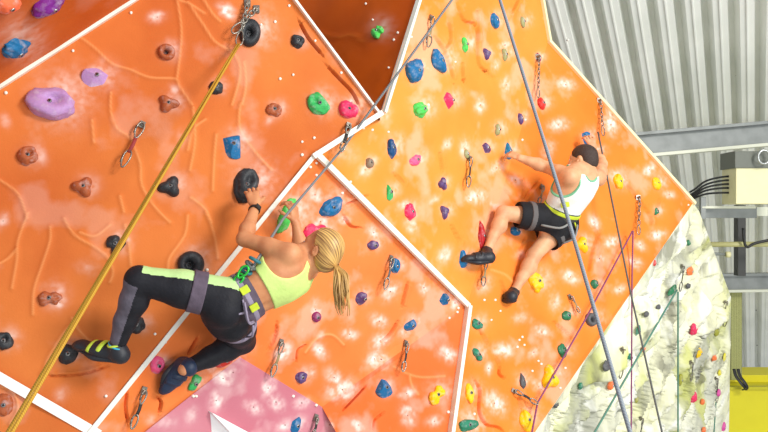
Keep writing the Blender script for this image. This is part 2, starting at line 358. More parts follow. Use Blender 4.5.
def hold(i, x, y, wp, hp, c, kind, ang, label, deep=.7, group=None, name='climbing_hold'):
    p, n, d, f = hit(x, y); ex, ey = frame(n, ang)
    a, b = wp*.5/F*d*1.08, hp*.5/F*d*1.08; z = deep*min(a, b)*1.15
    if z < .018: z = .018
    rnd = random.Random(i*31+5); off = Vector((rnd.uniform(0,50), rnd.uniform(0,50), rnd.uniform(0,50)))
    V, Fc = ico(4 if max(wp, hp) > 12 else 3)
    big = max(wp, hp) > 8
    out = []; smooth = True
    bx, by = 0, 0
    if kind == 'donut':
        mb = MB(); N, M = 36, 16; VV = []; FF = []
        for k in range(N):
            th = 2*math.pi*k/N
            for j in range(M):
                ph = 2*math.pi*j/M; tr = .36*(1+.18*math.sin(th+1)); R = .62
                xx = (R+tr*math.cos(ph))*math.cos(th); yy = (R+tr*math.cos(ph))*math.sin(th); zz = max(tr*math.sin(ph)*1.6, -.25)+.15
                VV.append(p+ex*xx*a+ey*yy*b+n*zz*min(a,b))
                FF.append((k*M+j, ((k+1)%N)*M+j, ((k+1)%N)*M+(j+1)%M, k*M+(j+1)%M))
        mb.add(VV, FF)
        # the pocket floor
        q = [p+ex*math.cos(2*math.pi*k/20)*a*.45+ey*math.sin(2*math.pi*k/20)*b*.45+n*.1*min(a,b) for k in range(20)]
        mb.add(q, [tuple(range(20))])
        o = mb.build(name, hmat(c))
        bz = .16*min(a,b)
    else:
        planes = [Vector((rnd.gauss(0,1), rnd.gauss(0,1), rnd.uniform(.2,1.2))).normalized() for _ in range(9)]
        offs = [rnd.uniform(.62,.85) for _ in planes]
        for v in V:
            r = 1 + .22*(noise.noise(v*1.3+off)) + .08*noise.noise(v*4+off)
            w = v*r; lift = 0
            if kind == 'wedge':
                w = v*1.25
                for pl, of in zip(planes, offs):
                    e = w.dot(pl)-of
                    if e > 0: w = w - pl*e*.93
                w.y += .15*w.z; w.x -= .1*w.z
            elif kind == 'lobe':
                th = math.atan2(v.y, v.x); s = max(0, 1-v.z*v.z)**.5
                w = v*(1+.24*math.cos(3*th+i)*s+.06*noise.noise(v*4+off)); w.z -= .3*math.exp(-(v.x**2+v.y**2)/.05) if v.z > 0 else 0
            elif kind == 'groove':
                g = math.sin(v.y*11+2*noise.noise(v*2+off)); w = w*(1+.055*g)
            elif kind == 'bowl':
                dd = (v.x-.15)**2+(v.y-.25)**2
                w = w.copy(); w.z -= .75*math.exp(-dd/.12) if v.z > 0 else 0
            elif kind == 'horn':
                w.y += .5*max(0, w.x)**2*1.2; w.x *= 1.05; w.z -= .45*math.exp(-((v.x-.0)**2+(v.y-.45)**2)/.08) if v.z > 0 else 0
            elif kind == 'cone':
                s = 1-.55*max(0, w.z); w = Vector((w.x*s-.1*w.z, w.y*s+.25*w.z, w.z*1.3))
            elif kind == 'drop':
                k2 = 1-.45*max(0, w.y); w = Vector((w.x*k2, w.y*1.08, w.z))
            elif kind == 'bean':
                w.y += .35*(w.x**2)-.15; 
            elif kind == 'twin':
                k2 = .55+.45*min(1, abs(v.x-.1)*2.2); w = Vector((w.x*1.05, w.y*k2, w.z*k2)); w.z -= .5*math.exp(-((v.x-.6)**2+(v.y)**2)/.05) if v.z > 0 else 0
            elif kind == 'pinch':
                k2 = .62+.38*min(1, abs(v.y)*1.8); w = Vector((w.x*k2, w.y, w.z))
            if kind in ('knob','lobe'): w.z -= 0
            zz = max(w.z, -.22)
            out.append(p + ex*w.x*a + ey*w.y*b + n*(zz*z+.05*z))
        o = MB().add(out, Fc).build(name, hmat(c), None, kind != 'wedge')
        bz = None
    recenter(o); tag(o, label, 'climbing hold', group)
    if big:
        if bz is None:
            # top of the mesh along the normal near the axis
            loc = o.location; best = -1
            for v in o.data.vertices:
                q = v.co+loc-p; 
                if abs(q.dot(ex)) < a*.16 and abs(q.dot(ey)) < b*.16: best = max(best, q.dot(n))
            bz = max(best, .004)
        rb = min(.0085, min(a,b)*.26)
        s = MB().tube([p+n*(bz-.006)-loc_(o), p+n*(bz+.0022)-loc_(o)], rb*1.25, 12)
        bo = s.build('bolt', m_bolt, o); 
        MB().tube([p+n*(bz+.001)-loc_(o), p+n*(bz+.0032)-loc_(o)], rb*.7, 6).build('bolt_socket', m_bolth, bo)
    return o
def loc_(o): return o.location

HOLDS = [
 (5,1,32,26,'salmon','knob',0,'salmon orange rounded hold in the top left corner of the dark overhang'),
 (48,2,36,24,'violet','groove',75,'violet ribbed hold at the top of the dark overhang on the left'),
 (14,47,33,22,'blue','groove',10,'blue ribbed hold on the dark overhang at the left edge'),
 (50,104,44,32,'lilac','bowl',-12,'very large lilac lump of a hold, chalk dusted, below the white diagonal edge'),
 (97,77,22,18,'lilac','wedge',8,'lilac angular block hold between the very large lilac lump and the brown holds'),
 (166,53,16,16,'brown','donut',0,'upper brown ring hold just left of the yellow ropes'),
 (168,104,17,15,'brown','lobe',0,'brown three-lobed hold just below the upper brown ring and left of the yellow ropes'),
 (216,88,13,13,'black','knob',0,'small round black hold alone to the right of the yellow ropes below their anchor'),
 (249,34,20,28,'black','donut',-12,'black oval ring hold directly under the anchor chains of the yellow ropes'),
 (297,42,13,13,'black','bowl',0,'small black hold near the white edge right of the anchor chains'),
 (274,110,14,13,'brown','bowl',0,'brown hold beside the green wedge hold near the top of the left panel'),
 (318,105,18,21,'green','horn',60,'green curved hold next to the pink hold by the white corner'),
 (348,110,20,16,'pink','bowl',-15,'bright pink hold between the green curved hold and the white corner'),
 (233,145,18,22,'blue','wedge',20,'blue angular hold above the big black hold gripped by the woman'),
 (246,186,22,33,'black','bowl',-12,'big black oval hold gripped by the woman with her raised left hand'),
 (28,156,18,18,'brown','bowl',0,'brown knob hold at the left edge below the very large lilac lump'),
 (83,187,17,17,'brown','lobe',0,'brown knob hold between the left edge and the yellow ropes at mid height'),
 (170,187,19,17,'black','lobe',30,'black three-lobed hold right of the yellow ropes, level with the big gripped hold'),
 (115,244,16,18,'black','twin',-50,'black double-bump hold partly hidden behind the yellow ropes'),
 (190,265,25,25,'black','donut',0,'large black ring hold just above the woman\'s left thigh'),
 (49,298,20,15,'brown','twin',0,'brown knobbly hold low on the left panel, left of the yellow ropes'),
 (4,341,16,17,'black','bowl',0,'black hold cut by the left edge above the painted white band'),
 (68,354,17,17,'black','knob',0,'round black hold under the woman\'s left toes'),
 (136,325,16,16,'black','knob',0,'round black hold behind the woman\'s left shin'),
 (4,405,15,20,'brown','knob',0,'pale brown bump of a hold below the painted white band'),
 (286,215,14,36,'lime','groove',-28,'long green grooved hold gripped by the woman with her right hand'),
 (331,207,26,16,'blue','bowl',25,'blue scooped hold right of the long green grooved hold'),
 (315,231,24,15,'pink','twin',0,'pink double hold touching the woman\'s face'),
 (373,245,13,9,'purple','knob',0,'small purple hold right of the woman\'s head'),
 (361,298,14,12,'purple','cone',0,'purple pointed hold right of the woman\'s ponytail'),
 (316,317,10,10,'plum','knob',0,'small plum hold just below and left of the purple pointed hold'),
 (301,377,13,11,'purple','bowl',0,'purple round hold just above the pink panel'),
 (157,365,14,16,'pale_pink','bowl',0,'pale pink hold left of the woman\'s right foot'),
 (194,383,11,16,'green','pinch',-35,'green hold right of the woman\'s right foot'),
 (225,360,22,10,'red','bean',25,'red hold half hidden below the woman\'s right knee'),
 (296,425,11,13,'blue','wedge',0,'blue hold on the pink panel at the bottom of the picture'),
 (384,388,16,15,'blue','wedge',10,'blue hold alone on the burnt orange triangle left of the yellow curved hold'),
 (436,395,20,14,'yellow','twin',35,'yellow curved hold left of the white pole'),
 (378,32,12,18,'lime','twin',50,'green hold in the dark alcove between the two white edges'),
 (413,72,23,21,'blue','horn',15,'large blue horned hold at the top centre beside the dark alcove'),
 (438,62,15,22,'blue','horn',50,'blue curved hold just right of the large blue horned hold'),
 (464,45,9,14,'lime','pinch',5,'small bright green hold right of the two blue horned holds'),
 (494,21,11,14,'blue','bowl',0,'blue oval hold at the top just left of the long grey rope'),
 (486,54,10,10,'purple','lobe',0,'purple hold left of the long grey rope, beside a sage hold near the top'),
 (504,55,8,12,'sage','pinch',0,'sage green hold touching the long grey rope near the top'),
 (522,22,7,11,'sage','knob',0,'sage green hold at the top right of the centre panel'),
 (419,110,19,15,'lime','groove',20,'bright green round ribbed hold under the two blue horned holds'),
 (449,101,14,15,'pink','wedge',0,'pink hold right of the bright green ribbed hold'),
 (369,163,10,10,'taupe','bowl',0,'taupe hold with a dark pocket beside the white edge'),
 (391,148,11,18,'navy','bowl',0,'dark blue oval hold right of the taupe hold'),
 (415,160,16,9,'pale_pink','bean',25,'slanted pale pink hold right of the dark blue oval hold'),
 (389,192,10,13,'green','wedge',0,'green hold below the dark blue oval hold'),
 (409,212,13,16,'pink','bowl',0,'bright pink hold right of and below the green hold near the white edge'),
 (442,184,10,11,'purple','lobe',0,'upper of two purple holds in the middle of the centre panel'),
 (444,212,12,10,'purple','lobe',90,'lower of two purple holds in the middle of the centre panel'),
 (466,154,7,9,'sage','knob',0,'small sage hold right above a hanging quickdraw in mid panel'),
 (486,148,10,11,'purple','wedge',0,'purple hold left of the man\'s gripping hand'),
 (497,130,8,12,'sage','pinch',-20,'sage hold above and left of the man\'s gripping hand'),
 (520,119,7,11,'purple','knob',0,'small purple hold above the man\'s gripping hand'),
 (508,151,11,13,'aqua','wedge',0,'teal blue hold gripped by the man with his left hand'),
 (538,58,7,9,'plum','knob',0,'small plum hold at the top of the hanging chain'),
 (541,104,9,12,'red','knob',0,'red oval hold right of the long grey rope, above the man'),
 (515,231,12,9,'blue','knob',0,'blue hold between the man\'s bent left leg and his right leg'),
 (463,261,13,16,'blue','wedge',0,'blue hold under the man\'s left toes'),
 (481,236,10,25,'crimson','drop',-4,'long dark red hold behind the man\'s left shin'),
 (535,282,16,20,'yellow','groove',0,'yellow ribbed hold beside the man\'s right foot'),
 (581,245,13,14,'yellow','lobe',0,'yellow hold right of the long grey rope, beside the man\'s hips'),
 (618,182,11,14,'yellow','bowl',0,'left one of two yellow holds right of the man\'s shoulder'),
 (656,184,11,12,'yellow','bowl',0,'right one of two yellow holds right of the man\'s shoulder'),
 (655,212,8,9,'dark_green','knob',0,'small green hold under the right yellow hold by the panel edge'),
 (586,138,12,13,'blue','wedge',0,'blue hold above the man\'s head gripped with his right hand'),
 (395,266,10,14,'blue','bowl',0,'blue hold touching a quickdraw beside the white edge'),
 (445,299,12,13,'blue','wedge',0,'blue hold just left of the corner where the white edge meets the pole'),
 (411,325,15,10,'blue','wedge',-10,'blue flat hold left of the white pole, above the burnt orange triangle'),
 (476,324,9,13,'teal','bean',60,'upper teal hold right of the white pole'),
 (477,355,9,14,'teal','pinch',30,'lower teal hold right of the white pole'),
 (522,381,7,13,'grey','drop',0,'dark grey teardrop hold left of the large yellow hold'),
 (549,378,17,20,'yellow','lobe',0,'large yellow lobed hold crossed by the purple rope'),
 (562,351,10,13,'dark_green','bowl',0,'green hold crossed by the purple rope'),
 (566,316,12,9,'dark_green','knob',0,'green oval hold above the purple rope, under a slanting quickdraw'),
 (594,284,9,9,'dark_green','knob',0,'small dark green hold between the grey rope and purple rope'),
 (590,320,14,13,'grey','donut',0,'dark grey ring hold crossed by the long grey rope'),
 (469,393,10,17,'yellow','drop',0,'yellow teardrop hold right of the white pole'),
 (467,425,11,24,'teal','bean',88,'long teal hold at the bottom right of the white pole'),
 (525,420,14,19,'yellow','drop',10,'yellow hold at the bottom beside the lower end of the purple rope'),
 (654,263,5,6,'red','knob',0,'small red hold on the line where orange meets marbled rock'),
 (688,243,6,6,'dark_green','knob',0,'small green hold at the top of the marbled rock'),
 (689,271,11,9,'orange','knob',0,'pale orange hold high on the marbled rock'),
 (672,290,7,17,'dark_green','bean',-70,'long green hold at the top end of the green ropes'),
 (688,286,8,6,'grey','twin',0,'grey double hold right of the long green hold'),
 (646,314,8,6,'grey','knob',0,'lower one of two small grey holds on the marbled rock'),
 (658,307,8,5,'grey','knob',0,'upper one of two small grey holds on the marbled rock'),
 (693,329,10,12,'pink','bowl',0,'upper bright pink hold on the marbled rock'),
 (716,332,7,8,'olive','knob',0,'olive yellow hold right of the upper pink hold on the rock'),
 (699,353,8,9,'yellow','wedge',0,'yellow hold below the upper pink hold on the rock'),
 (714,358,7,7,'orange','wedge',0,'orange hold right of the yellow hold on the rock'),
 (719,373,5,6,'lemon','knob',0,'small yellow hold near the right rim of the rock, above the magenta ones'),
 (693,397,10,12,'pink','bowl',0,'lower bright pink hold on the marbled rock'),
 (702,402,7,6,'orange','knob',0,'orange hold touching the lower bright pink hold'),
 (718,393,5,8,'magenta','knob',0,'small magenta hold near the right rim of the rock'),
 (723,427,6,9,'magenta','knob',0,'magenta hold at the bottom right rim of the rock'),
 (703,430,6,6,'orange','knob',0,'orange hold at the bottom of the marbled rock'),
 (680,380,6,11,'olive','knob',0,'olive hold behind the vertical green rope'),
 (606,366,10,14,'grey','bean',70,'dark grey curved hold beside the long grey rope on the rock'),
 (610,385,9,10,'orange','knob',0,'orange hold just below the dark grey curved hold'),
 (629,357,9,7,'teal','wedge',0,'teal hold left of the vertical purple rope'),
 (638,331,7,9,'teal','wedge',0,'teal hold right of the vertical purple rope'),
 (580,386,6,7,'teal','knob',0,'small teal hold on the rock left of the long grey rope'),
 (643,349,7,5,'orange','knob',0,'small orange hold where two ropes cross on the rock'),
 (556,405,7,6,'grey','twin',20,'small grey hold at the left foot of the rock'),
 (724,357,4,8,'lemon','knob',0,'thin yellow hold on the right rim of the rock'),
 (767-131,400,5,6,'olive','knob',0,'small olive hold low between purple and green ropes'),
]
HCH = []
for h_ in HOLDS:
    if h_[0] < 700 and h_[1] > 5 and h_[0] not in ():
        big_ = max(h_[2], h_[3])
        onH = H.inside(h_[0], h_[1])
        if not onH: HCH.append((h_[0]+big_*.3, h_[1]-big_*.15, big_*.55, .42))

# ------------------------------------------------------------ structure
m_A = wallmat('orange_red_render', C(212,118,56), C(196,100,46), C(246,170,108))
m_D = wallmat('orange_render', C(244,148,62), C(240,136,52), C(255,190,120))
m_E = wallmat('deep_orange_render', C(243,136,52), C(240,122,42), C(255,180,110))
m_F = wallmat('warm_orange_render', C(238,134,70), C(232,118,56), C(255,180,120))
m_G = wallmat('burnt_orange_render', C(230,114,56), C(220,104,46), C(250,170,110))
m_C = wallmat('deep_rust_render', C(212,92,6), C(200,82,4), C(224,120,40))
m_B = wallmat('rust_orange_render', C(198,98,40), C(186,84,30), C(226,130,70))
m_P = wallmat('pink_render', C(204,130,142), C(192,114,128), C(230,170,172))
def marble():
    m = newmat('marbled_rock_render', C(236,236,214), .6, vscale=1.1, second=C(230,228,190), bump=.3, bscale=25, spec=.3)
    nt = m.node_tree; b = nt.nodes['Principled BSDF']; tc = nt.nodes.new('ShaderNodeTexCoord')
    for scl, c, lo, hi, am, rot in ((2.2, C(150,152,142), .5, .63, .75, .8), (1.5, C(196,200,96), .52, .64, .7, .5), (3.5, C(110,108,92), .55, .66, .75, .75), (4.5, C(250,250,244), .52, .68, .8, .2)):
        mp = nt.nodes.new('ShaderNodeMapping'); mp.inputs['Rotation'].default_value = (0, rot, 0); mp.inputs['Scale'].default_value = (1, 1, .35)
        nt.links.new(tc.outputs['Object'], mp.inputs[0])
        n = nt.nodes.new('ShaderNodeTexNoise'); n.inputs['Scale'].default_value = scl; n.inputs['Detail'].default_value = 7; n.inputs['Distortion'].default_value = .8
        nt.links.new(mp.outputs[0], n.inputs['Vector'])
        rp = nt.nodes.new('ShaderNodeMapRange'); rp.inputs[1].default_value = lo; rp.inputs[2].default_value = hi; rp.inputs[4].default_value = am
        nt.links.new(n.outputs[0], rp.inputs[0])
        src = b.inputs['Base Color'].links[0].from_socket; mx = nt.nodes.new('ShaderNodeMix'); mx.data_type = 'RGBA'; mx.inputs[7].default_value = c
        nt.links.new(rp.outputs[0], mx.inputs[0]); nt.links.new(src, mx.inputs[6]); nt.links.new(mx.outputs[2], b.inputs['Base Color'])
    return m
m_H = marble()
wall_A = build_facet('wall_left', A, m_A, haze=.5)
build_facet('wall_upper_left', B, m_B, step=4, haze=.3)
wall_D = build_facet('wall_center', Dd, m_D, step=1.45)
wall_E = build_facet('wall_right', E, m_E, step=1.45)
wall_F = build_facet('wall_lower_center', Ff, m_F, step=1.45)
build_facet('wall_lower_right', G, m_G, step=1.45)
build_facet('wall_lower_left', Pk, m_P)
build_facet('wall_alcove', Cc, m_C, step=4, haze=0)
build_facet('wall_far_right', H, m_H, rel=0, rock=.42, low=.03, step=2.2)

BVHS += NEWB
m_white = newmat('white_paint', C(240,238,226), .45, var=.12, vscale=12)
m_tape = newmat('white_band_paint', C(248,244,238), .5, var=.06, vscale=9)
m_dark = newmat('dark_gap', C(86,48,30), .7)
m_edge = newmat('grey_plate_edge', C(120,116,108), .5)
m_steel = newmat('galvanised_steel', C(185,188,186), .32, .85, var=.2, vscale=30)
m_plug = newmat('white_plug', C(250,244,232), .4)
tn = [0]
def side_of(f, x0, y0, x1, y1): return (P(x1,y1,f.d(x1,y1))-P(x0,y0,f.d(x0,y0)))
def trim(p0, p1, d0, d1, nrm, wpx, thick=.02, mat=None, off=.006, shift=0):
    tn[0] += 1
    a, b = P(*p0, d0), P(*p1, d1); ax = (b-a); L = ax.length; t = ax.normalized(); s = t.cross(nrm).normalized()
    wv = wpx*.5/F*(d0+d1)/2
    c = (a+b)/2 + nrm*off + s*shift*wv
    o = MB().box(c, t*L/2, s*wv, nrm*thick).build('trim_%d' % tn[0], mat or m_white, None, False, bevel=.003)
    o['kind'] = 'structure'; recenter(o); return o
nAB = (A.n+B.n).normalized(); nAF = (A.n+Ff.n).normalized(); nFD = (Ff.n+Dd.n).normalized(); nEG = (E.n+G.n).normalized()
trim((-150,184),(228,-60),A.d(-150,184),A.d(228,-60),A.n,4.6)
trim((-152,181),(226,-63),A.d(-150,184)+.01,A.d(228,-60)+.01,B.n,4,thick=.012,mat=m_edge,off=.004)
trim((249,-60),(380,116),A.d(249,-60),A.d(380,116),A.n,2.6)
trim((437,-60),(383,113),Dd.d(437,-60),Dd.d(383,113),Dd.n,3.2)
trim((382,113),(313,157),A.d(382,113)-.02,A.d(313,157)-.02,A.n,5.4,thick=.012)
trim((315,153),(468,306),dA-.02,5.68,nFD,5.6,thick=.014)
trim((314,156),(36,499),A.d(314,156),A.d(36,499),A.n,4.8,thick=.012)
trim((468,306),(441,500),5.68,E.d(441,500),nEG,4.2,thick=.03)
trim((466,306),(438,500),5.70,E.d(441,500)+.02,nEG,3,thick=.02,mat=m_dark,off=0)
trim((531,-60),(549,43),Dd.d(531,-60),Dd.d(549,43),Dd.n,3.6,mat=newmat('cream_edge',C(236,226,180),.5))
trim((548,41),(694,204),E.d(548,41),E.d(694,204),E.n,3.6,mat=bpy.data.materials['cream_edge'])
trim((-60,343),(99,435),A.d(-60,343),A.d(99,435),A.n,10,thick=.003,mat=m_tape,off=.006)
# returns that give the free panel edges their depth
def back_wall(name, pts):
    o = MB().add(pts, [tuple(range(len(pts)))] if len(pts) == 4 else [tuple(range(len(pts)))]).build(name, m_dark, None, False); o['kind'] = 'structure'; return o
def pf(f, x, y, extra=0): return P(x, y, f.d(x, y)+extra)
back = FW*1.6
back_wall('wall_alcove_return', [pf(A,249,-60), pf(A,380,116), pf(A,380,116)+FW*.25+RT*.0, pf(A,249,-60)+FW*2.2])
tk = FW*.5 + RT*.0
back_wall('wall_center_return', [pf(Dd,531,-60), pf(Dd,548,42), pf(Dd,548,42)+tk, pf(Dd,531,-60)+tk])
back_wall('wall_right_return', [pf(E,548,42), pf(E,693,203), pf(E,693,203)+tk, pf(E,548,42)+tk])
o = MB().add([pf(H,693,203), pf(H,699,211), pf(H,731,297), pf(H,729,432), pf(H,728,500), pf(H,728,500)+FW*1.2, pf(H,729,432)+FW*1.2, pf(H,731,297)+FW*1.2, pf(H,699,211)+FW*1.2, pf(H,693,203)+FW*1.2],
     [(0,1,8,9),(1,2,7,8),(2,3,6,7),(3,4,5,6)]).build('wall_far_right_return', m_H, None, False); o['kind'] = 'structure'
# white plugs over spare bolt sockets
for x, y in pegs:
    p, n, d, f = hit(x, y)
    par = {id(A): wall_A, id(Dd): wall_D, id(E): wall_E, id(Ff): wall_F}.get(id(f), wall_F)
    t = n.orthogonal().normalized(); r = random.uniform(.0065, .009)
    MB().tube([p-n*.012, p+n*.009], r, 10).build('bolt_plug', m_plug, par)

# floor of the hall, far below the frame
m_floor = newmat('grey_matting', C(205,205,200), .8, var=.15, vscale=3)
o = MB().box((1.5, 5, -.1), Vector((12,0,0)), Vector((0,10,0)), Vector((0,0,.1))).build('floor', m_floor, None, False); o['kind'] = 'structure'

# ribbed roof sheet
PITCHX = .276
vp = (P(755, 740, 1)-CAM).normalized(); r0 = P(755, 10, 8.6); nR = RT.cross(vp).normalized()
if nR.dot(CAM-r0) < 0: nR = -nR
prof = []
for k in range(-22, 12):
    x = k*PITCHX
    prof += [(x, 0), (x+.05, 0), (x+.085, .15), (x+.145,.15), (x+.15,.165), (x+.165,.165), (x+.17,.15), (x+.235, .15), (x+.272, 0)]
V = []; Fc = []
t0, t1 = -3.2, 26
for x, z in prof:
    for t in (t0, t1): V.append(r0 + RT*x + nR*z + vp*t)
for i in range(len(prof)-1): Fc.append((2*i, 2*i+1, 2*i+3, 2*i+2))
m_sheet = newmat('white_coated_sheet', C(242,243,236), .38, .0, vscale=1.5, second=C(230,232,224), bump=.04, bscale=8)
ceil = MB().add(V, Fc).build('ceiling', m_sheet, None, False); ceil['kind'] = 'structure'
m_speck = newmat('dark_screw_head', C(70,62,56), .5, .5)
def on_roof(x, y):
    rd = (P(x, y, 1)-CAM); t = (r0-CAM).dot(nR)/rd.dot(nR); return CAM+rd*t
for x, y in [(592,42),(609,5),(609,12),(614,38),(616,48),(607,0),(636,34),(645,76),(650,100),(624,92),(625,101),(666,12),(665,48),(674,82),(673,93),(673,98),(686,28),(685,43),(696,94),(711,25),(718,92),(736,20),(736,33),(736,75),(738,84),(741,88),(763,17),(764,28),(761,85),(700,60),(752,60),(580,20),(640,8),(722,5),(713,330),(757,345),(756,310)]:
    p = on_roof(x, y)
    t = nR.orthogonal().normalized()
    MB().tube([p-nR*.01, p+nR*.012], .008, 6).build('roofing_screw', m_speck, ceil, False)

for i, h_ in enumerate(HOLDS): hold(i, *h_)
# white wedge volume on the pink panel
p0, p1, p2 = pf(Pk,207,410), pf(Pk,216,470), pf(Pk,300,460); nb = Pk.n
top = (p0*.3+p1*.4+p2*.3)+nb*.16
o = MB().add([p0,p1,p2,p0+nb*.05,top,pf(Pk,296,458)+nb*.05], [(0,1,2),(0,3,4,1),(1,4,5,2),(0,2,5,3),(3,5,4)]).build('wedge_volume', newmat('white_volume', C(250,250,250), .4), None, False, bevel=.004)
recenter(o); tag(o, 'white angular wedge volume on the pink panel at the bottom', 'climbing volume')

# ------------------------------------------------------------ steelwork and services under the roof
m_beam = newmat('grey_steel_paint', C(136,140,138), .5, .2, vscale=6, second=C(120,124,122))
m_flange = newmat('pale_steel_paint', C(206,208,190), .5, .1)
def beam(x0, ya0, yb0, x1, ya1, yb1, d0, d1, label, flange=4):
    # web between upper and lower image lines, with two flanges
    a, b = P(x0,(ya0+yb0)/2,d0), P(x1,(ya1+yb1)/2,d1); L = (b-a).length; t = (b-a).normalized()
    up = nR.cross(t).normalized(); 
    if up.z < 0: up = -up
    up = (UP - t*UP.dot(t)).normalized(); o_ = t.cross(up).normalized(); h = abs(yb0-ya0)/F*d0/2
    if o_.dot(CAM-a) < 0: o_ = -o_
    c = (a+b)/2; r = empty('steel_beam', c); tag(r, label, 'beam')
    MB().box(c, t*L/2, up*h, o_*.012).build('web', m_beam, r, False)
    for s, nm, mt in ((1,'top_flange',m_beam),(-1,'bottom_flange',m_flange)):
        MB().box(c+up*s*h, t*L/2, up*.018, o_*.09).build(nm, mt, r, False, bevel=.004)
    return r
beam(620,136,158,860,114,137,8.9,9.0,'upper grey steel beam running below the ribbed roof sheeting')
beam(700,275,291,860,272,290,11.0,11.0,'lower grey steel beam under the roof, above the yellow wall')
m_cream = newmat('cream_enamel', C(226,220,172), .45, var=.05)
m_boxshade = newmat('dark_enamel', C(98,102,92), .5)  # shade on the upper part of the box, put into its colour
m_cable = newmat('black_rubber', C(26,27,28), .45)
m_ylw = newmat('yellow_panel_paint', C(226,214,24), .5, var=.08, vscale=2)
def imgbox(mb, x0, y0, x1, y1, d, dep):
    c = P((x0+x1)/2, (y0+y1)/2, d)+FW*dep/2; return mb.box(c, RT*(x1-x0)/2/F*d, UP*(y1-y0)/2/F*d, FW*dep/2)
r = empty('junction_box', P(768,204,8.3)); tag(r, 'cream electrical box with shade-coloured upper section hanging under the upper beam', 'electrical box')
imgbox(MB(),736,167,800,204,8.3,.35).build('body', m_cream, r, False, bevel=.008)
imgbox(MB(),735,151,802,168,8.28,.37).build('upper_section', m_boxshade, r, False, bevel=.006)
MB().tube([P(764+2*math.cos(t)*3,157+math.sin(t)*7,8.2) for t in [k*.5 for k in range(13)]], .012, 8).build('hook', m_steel, r)
for k, (y0, y1, s) in enumerate([(176,190,0),(180,193,1),(184,195,2),(188,197,3),(193,199,4)]):
    pts = [P(738, y0, 8.45), P(722, y0+1-s*.3, 8.5), P(706, (y0+y1)/2-2, 8.55), P(695, y1-1, 8.6), P(690, y1+2, 8.65)]
    pp = [Vector(q) for q in smoothline([tuple(q) for q in pts])]
    o = MB().tube(pp, .011, 8).build('cable', m_cable); recenter(o)
    tag(o, ['topmost','second highest','middle','second lowest','lowest'][k]+' of the black cables running left from the cream electrical box', 'cable', 'black cables under the beam')
r = empty('steel_channel', P(728,212,8.7)); tag(r, 'grey steel channel bracket right below the black cables', 'bracket')
imgbox(MB(),704,207,757,218,8.7,.05).build('web', m_beam, r, False, bevel=.004)
imgbox(MB(),702,206,756,208.5,8.6,.15).build('flange', m_flange, r, False, bevel=.003)
imgbox(MB(),701,197,706,219,8.6,.05).build('post', m_beam, r, False, bevel=.003)
o = imgbox(MB(),738,205,746,276,9.6,.12).build('cable_tray', newmat('dark_steel', C(60,60,58), .5, .4), None, False, bevel=.004); recenter(o); tag(o, 'dark upright cable tray between the bracket and the lower beam', 'cable tray')
o = MB().tube([P(700,244.5,9.2), P(790,244,9.2)], .03, 12).build('conduit', newmat('yellowed_pipe', C(190,186,130), .4)); recenter(o); tag(o, 'long thin yellowish conduit pipe crossing in front of the ribbed sheet', 'pipe')
r = empty('stub_pipe', P(716,254,9.2)); tag(r, 'short pipe with a pale round cap just below the conduit', 'pipe')
MB().tube([P(700,253,9.2), P(727,254.5,9.2)], .018, 10).build('pipe', m_beam, r)
MB().tube([P(726,254.5,9.18), P(730,254.5,9.18)], .034, 14).build('cap', m_cream, r)
MB().tube([P(744,232,9.1), P(744,240,9.1), P(747,246,9.1), P(755,243,9.1), P(775,238,9.1)], .014, 8)
o = MB().tube([Vector(q) for q in smoothline([tuple(P(*q)) for q in [(743,228,9.1),(744,240,9.1),(747,247,9.1),(756,243,9.1),(780,238,9.1)]])], .016, 8).build('cable', m_cable); recenter(o)
tag(o, 'single black cable looping over the yellowish conduit', 'cable')
o = imgbox(MB(),750,207,768,216,9.0,.04).build('bracket_plate', m_flange, None, False); recenter(o); tag(o,'small pale plate under the right side of the electrical box','bracket')
r = empty('roof_plug', on_roof(663,28)); tag(r, 'white round cap on the ribbed roof sheeting', 'cap')
q = on_roof(663,28)
MB().tube([q, q+nR*.09], [.035,.03], 14).build('cap', m_white, r); MB().tube([q-nR*.01, q+nR*.02], .045, 14).build('collar', m_beam, r)
# mesh column and yellow wall
m_grid = newmat('olive_netting', C(172,172,104), .6)
nt = m_grid.node_tree; br = nt.nodes.new('ShaderNodeTexBrick'); br.inputs['Scale'].default_value = 22; br.offset = 0
br.inputs['Color1'].default_value = C(190,190,120); br.inputs['Color2'].default_value = C(180,182,110); br.inputs['Mortar'].default_value = C(110,112,66); br.inputs['Mortar Size'].default_value = .05
tc_ = nt.nodes.new('ShaderNodeTexCoord'); mp_ = nt.nodes.new('ShaderNodeMapping'); mp_.inputs['Rotation'].default_value = (math.pi/2,0,0); nt.links.new(tc_.outputs['Object'], mp_.inputs[0]); nt.links.new(mp_.outputs[0], br.inputs[0]); nt.links.new(br.outputs[0], nt.nodes['Principled BSDF'].inputs['Base Color'])
o = imgbox(MB(),731,291,742,380,11.1,.12).build('net_column', m_grid, None, False); recenter(o); tag(o, 'narrow olive netting column beside the marbled rock above the yellow wall', 'net')
o = MB()
imgbox(o,712,388,1150,520,10.9,.6); imgbox(o,712,375,1150,389,11.3,.6); o = o.build('wall_yellow', m_ylw, None, False, bevel=.01); o['kind'] = 'structure'
MB
o = imgbox(MB(),712,387,1150,389.5,10.85,.1); o = o.build('trim_13', newmat('yellow_ledge', C(196,188,20), .5), None, False); o['kind'] = 'structure'
r = empty('lifting_sling', P(742,378,10.7)); tag(r, 'black webbing sling hanging over the yellow ledge beside the marbled rock', 'sling')
for dx in (0, 4):
    MB().tube([Vector(q) for q in smoothline([tuple(P(*q)) for q in [(734+dx,369,10.8),(736+dx,376,10.75),(741+dx,383,10.7),(745+dx*.6,388,10.7),(742+dx*.9,390,10.72)]])], .022, 8, flat=.35).build('webbing', m_cable, r)

